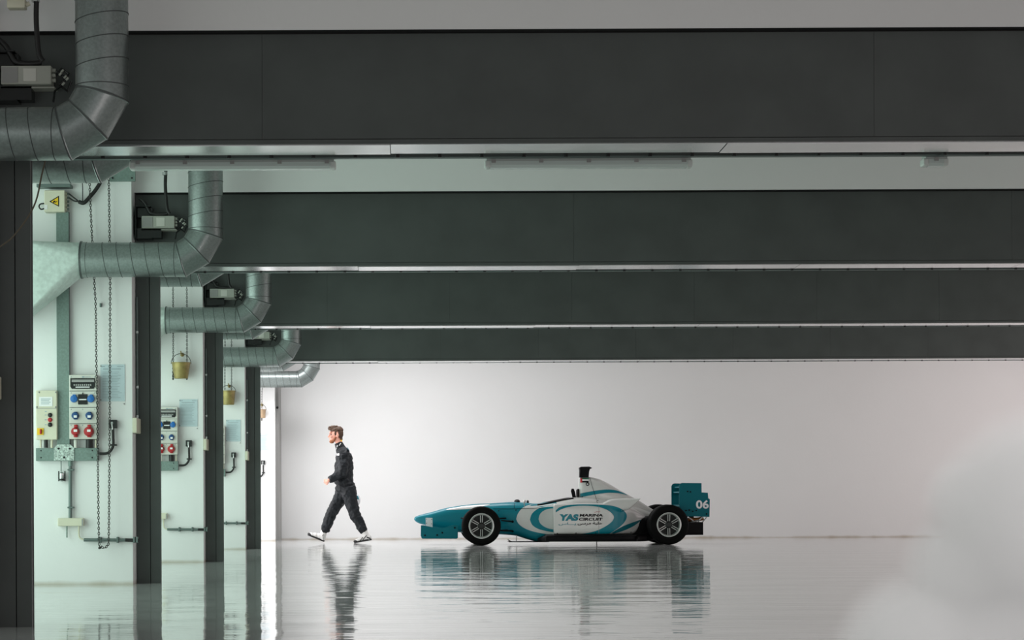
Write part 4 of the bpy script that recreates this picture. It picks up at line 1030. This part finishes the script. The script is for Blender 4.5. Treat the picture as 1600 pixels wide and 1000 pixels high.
# helmet in the far hand
hc = G(550.2, 781.5, .27)
r = empty('helmet', hc, 'white helmet with teal mark carried behind the thigh of the walking person', 'helmet')
mb = MB(); mb.ball(hc, (.125, .115, .125), 0, 28, 18); mb.ball(hc+Vector((-.03, 0, -.05)), (.10, .10, .09), 0, 24, 14); o = mb.build('shell', 'helmet', r); remesh(o, .008)
hb = ebvh(o)
def hpatch(name, pts, m_):
    vs = []
    for u_, l_ in zip(resample([(a_, b_, 0) for a_, b_ in pts[0]], 12), resample([(a_, b_, 0) for a_, b_ in pts[1]], 12)):
        for j in range(4):
            q = u_.lerp(l_, j/3); d_ = (G(q.x, q.y, .1)-CAM).normalized(); hh = hb.ray_cast(CAM, d_, 60); vs.append((hh[0] if hh[0] is not None else G(q.x, q.y, .1))-d_*.004)
    MB().add(vs, [(i*4+j, i*4+j+1, (i+1)*4+j+1, (i+1)*4+j) for i in range(11) for j in range(3)], 0, True).build(name, m_, r, fixn=False)
hpatch('teal_band', ([(547, 770.6), (554, 771.4), (559.6, 775.5)], [(547, 776.5), (554, 778), (561, 781)]), 'teal')
mb = MB(); mb.ball(hc+Vector((-.06, 0, 0)), (.075, .103, .045), 0, 24, 14); mb.build('visor', 'blackgloss', r)
# ---------------------------------------------------------------- drifting vapour beside the camera
YV = 6.6
vm = bpy.data.materials.new('white_vapour'); vm.use_nodes = True; nt = vm.node_tree; nt.nodes.remove(nt.nodes['Principled BSDF'])
BL = ((1650, 835, 225), (1455, 1040, 170), (1590, 1010, 190), (1700, 1000, 240), (1520, 780, 85), (1540, 1060, 200), (1530, 900, 135))
vs_ = nt.nodes.new('ShaderNodeVolumeScatter'); vs_.inputs['Color'].default_value = (.995, .985, .99, 1); vs_.inputs['Anisotropy'].default_value = -.15
geo = nt.nodes.new('ShaderNodeNewGeometry'); prev = None
for x, y, r_ in BL:   # density thins towards the rim of each billow
    c = P(x, y, YV); rr = r_*YV/F
    d_ = nt.nodes.new('ShaderNodeVectorMath'); d_.operation = 'DISTANCE'; d_.inputs[1].default_value = c; nt.links.new(geo.outputs['Position'], d_.inputs[0])
    m1 = nt.nodes.new('ShaderNodeMapRange'); m1.interpolation_type = 'SMOOTHSTEP'; m1.inputs['From Min'].default_value = rr*1.0; m1.inputs['From Max'].default_value = rr*.55; nt.links.new(d_.outputs['Value'], m1.inputs['Value'])
    if prev is None: prev = m1.outputs[0]
    else:
        mx = nt.nodes.new('ShaderNodeMath'); mx.operation = 'MAXIMUM'; nt.links.new(prev, mx.inputs[0]); nt.links.new(m1.outputs[0], mx.inputs[1]); prev = mx.outputs[0]
mu = nt.nodes.new('ShaderNodeMath'); mu.operation = 'MULTIPLY'; mu.inputs[1].default_value = 7.0; nt.links.new(prev, mu.inputs[0]); nt.links.new(mu.outputs[0], vs_.inputs['Density'])
nt.links.new(vs_.outputs[0], nt.nodes['Material Output'].inputs['Volume'])
M['vapour'] = vm
mb = MB()
for (x, y, r_) in BL:
    c = P(x, y, YV); rr = r_*YV/F; mb.ball(c+Vector((0, 0, 0)), (rr, rr*1.0, rr), 0, 28, 18)
mb.v = [Vector((v.x, v.y, max(v.z, .01))) for v in mb.v]
o = mb.build('vapour', 'vapour'); m_ = o.modifiers.new('remesh', 'REMESH'); m_.mode = 'VOXEL'; m_.voxel_size = .02; m_.use_smooth_shade = True
s_ = o.modifiers.new('smooth', 'SMOOTH'); s_.iterations = 2; s_.factor = .5
tag(o, 'soft white cloud of vapour low beside the camera', 'vapour', kind='stuff')
# ---------------------------------------------------------------- light and camera
W = bpy.data.worlds.new('World'); bpy.context.scene.world = W; W.use_nodes = True
bg = W.node_tree.nodes['Background']; bg.inputs[0].default_value = (1, .96, .97, 1); bg.inputs[1].default_value = .30
def area(name, loc, rot, sx, sy, e, col):
    l = bpy.data.lights.new(name, 'AREA'); l.shape = 'RECTANGLE'; l.size = sx; l.size_y = sy; l.energy = e; l.color = col
    o = bpy.data.objects.new(name, l); C.objects.link(o); o.location = loc; o.rotation_euler = rot; return o
green, cool, warm = (.72, 1, .87), (1, .98, 1), (1, .83, .84)
# daylight entering through the doorways on both sides
LE = [17, 68, 68, 68, 100]
for k in range(5):
    y0 = ([.7]+D[1:])[k]+.8 if k else 1.0; y1 = D[k+1]-.5
    area('daylight_left_door', (XL-.25, (y0+y1)/2, 1.65), (0, -PI/2, 0), 3.2, y1-y0, LE[k], cool if k == 4 else green)
RE = [35, 48, 48, 48, 60]
for k in range(5):
    y0 = ([.7]+D[1:])[k]+.8 if k else 1.0; y1 = D[k+1]-.5
    area('daylight_right_door', (XR+.25, (y0+y1)/2, 1.65), (0, PI/2, 0), 3.2, y1-y0, RE[k], warm)

area('ceiling_light', (-1.0, 32.2, 4.25), (math.radians(-12), 0, 0), 4.5, 2.6, 195, cool)  # unseen overhead light for the last bay, no fitting modelled

area('added_rear_fill', (6.5, -2.5, 1.3), (PI/2, 0, math.radians(18)), 4.5, 2.4, 45, warm)  # added fill from behind the camera to brighten the vapour
sl = bpy.data.lights.new('added_vapour_spot', 'SPOT'); sl.energy = 620; sl.spot_size = math.radians(34); sl.spot_blend = .6; sl.shadow_soft_size = .25; sl.color = (1, .97, .97)  # added spot that lights the vapour alone, not a lamp of the hall
so_ = bpy.data.objects.new('added_vapour_spot', sl); C.objects.link(so_); so_.location = (3.4, 1.6, 4.1); so_.rotation_euler = (Vector((1.95, 6.5, .55))-Vector((3.4, 1.6, 4.1))).to_track_quat('-Z', 'Y').to_euler()

cam = bpy.data.cameras.new('camera'); co = bpy.data.objects.new('camera', cam); C.objects.link(co)
cam.sensor_width = 36; cam.lens = 36*F/1600; cam.shift_x = (800-VX)/1600; cam.shift_y = (VY-500)/1600
cam.clip_start = .05; cam.clip_end = 200
co.matrix_world = Matrix.Translation(CAM) @ Matrix.Rotation(PI/2, 4, 'X') @ Matrix.Rotation(-A, 4, 'Z')
sc = bpy.context.scene; sc.camera = co
sc.view_settings.view_transform = 'Standard'; sc.view_settings.look = 'None'; sc.view_settings.exposure = .8; sc.view_settings.gamma = 1
sc.cycles.max_bounces = 10; sc.cycles.diffuse_bounces = 6; sc.cycles.glossy_bounces = 4
sc.cycles.volume_bounces = 4
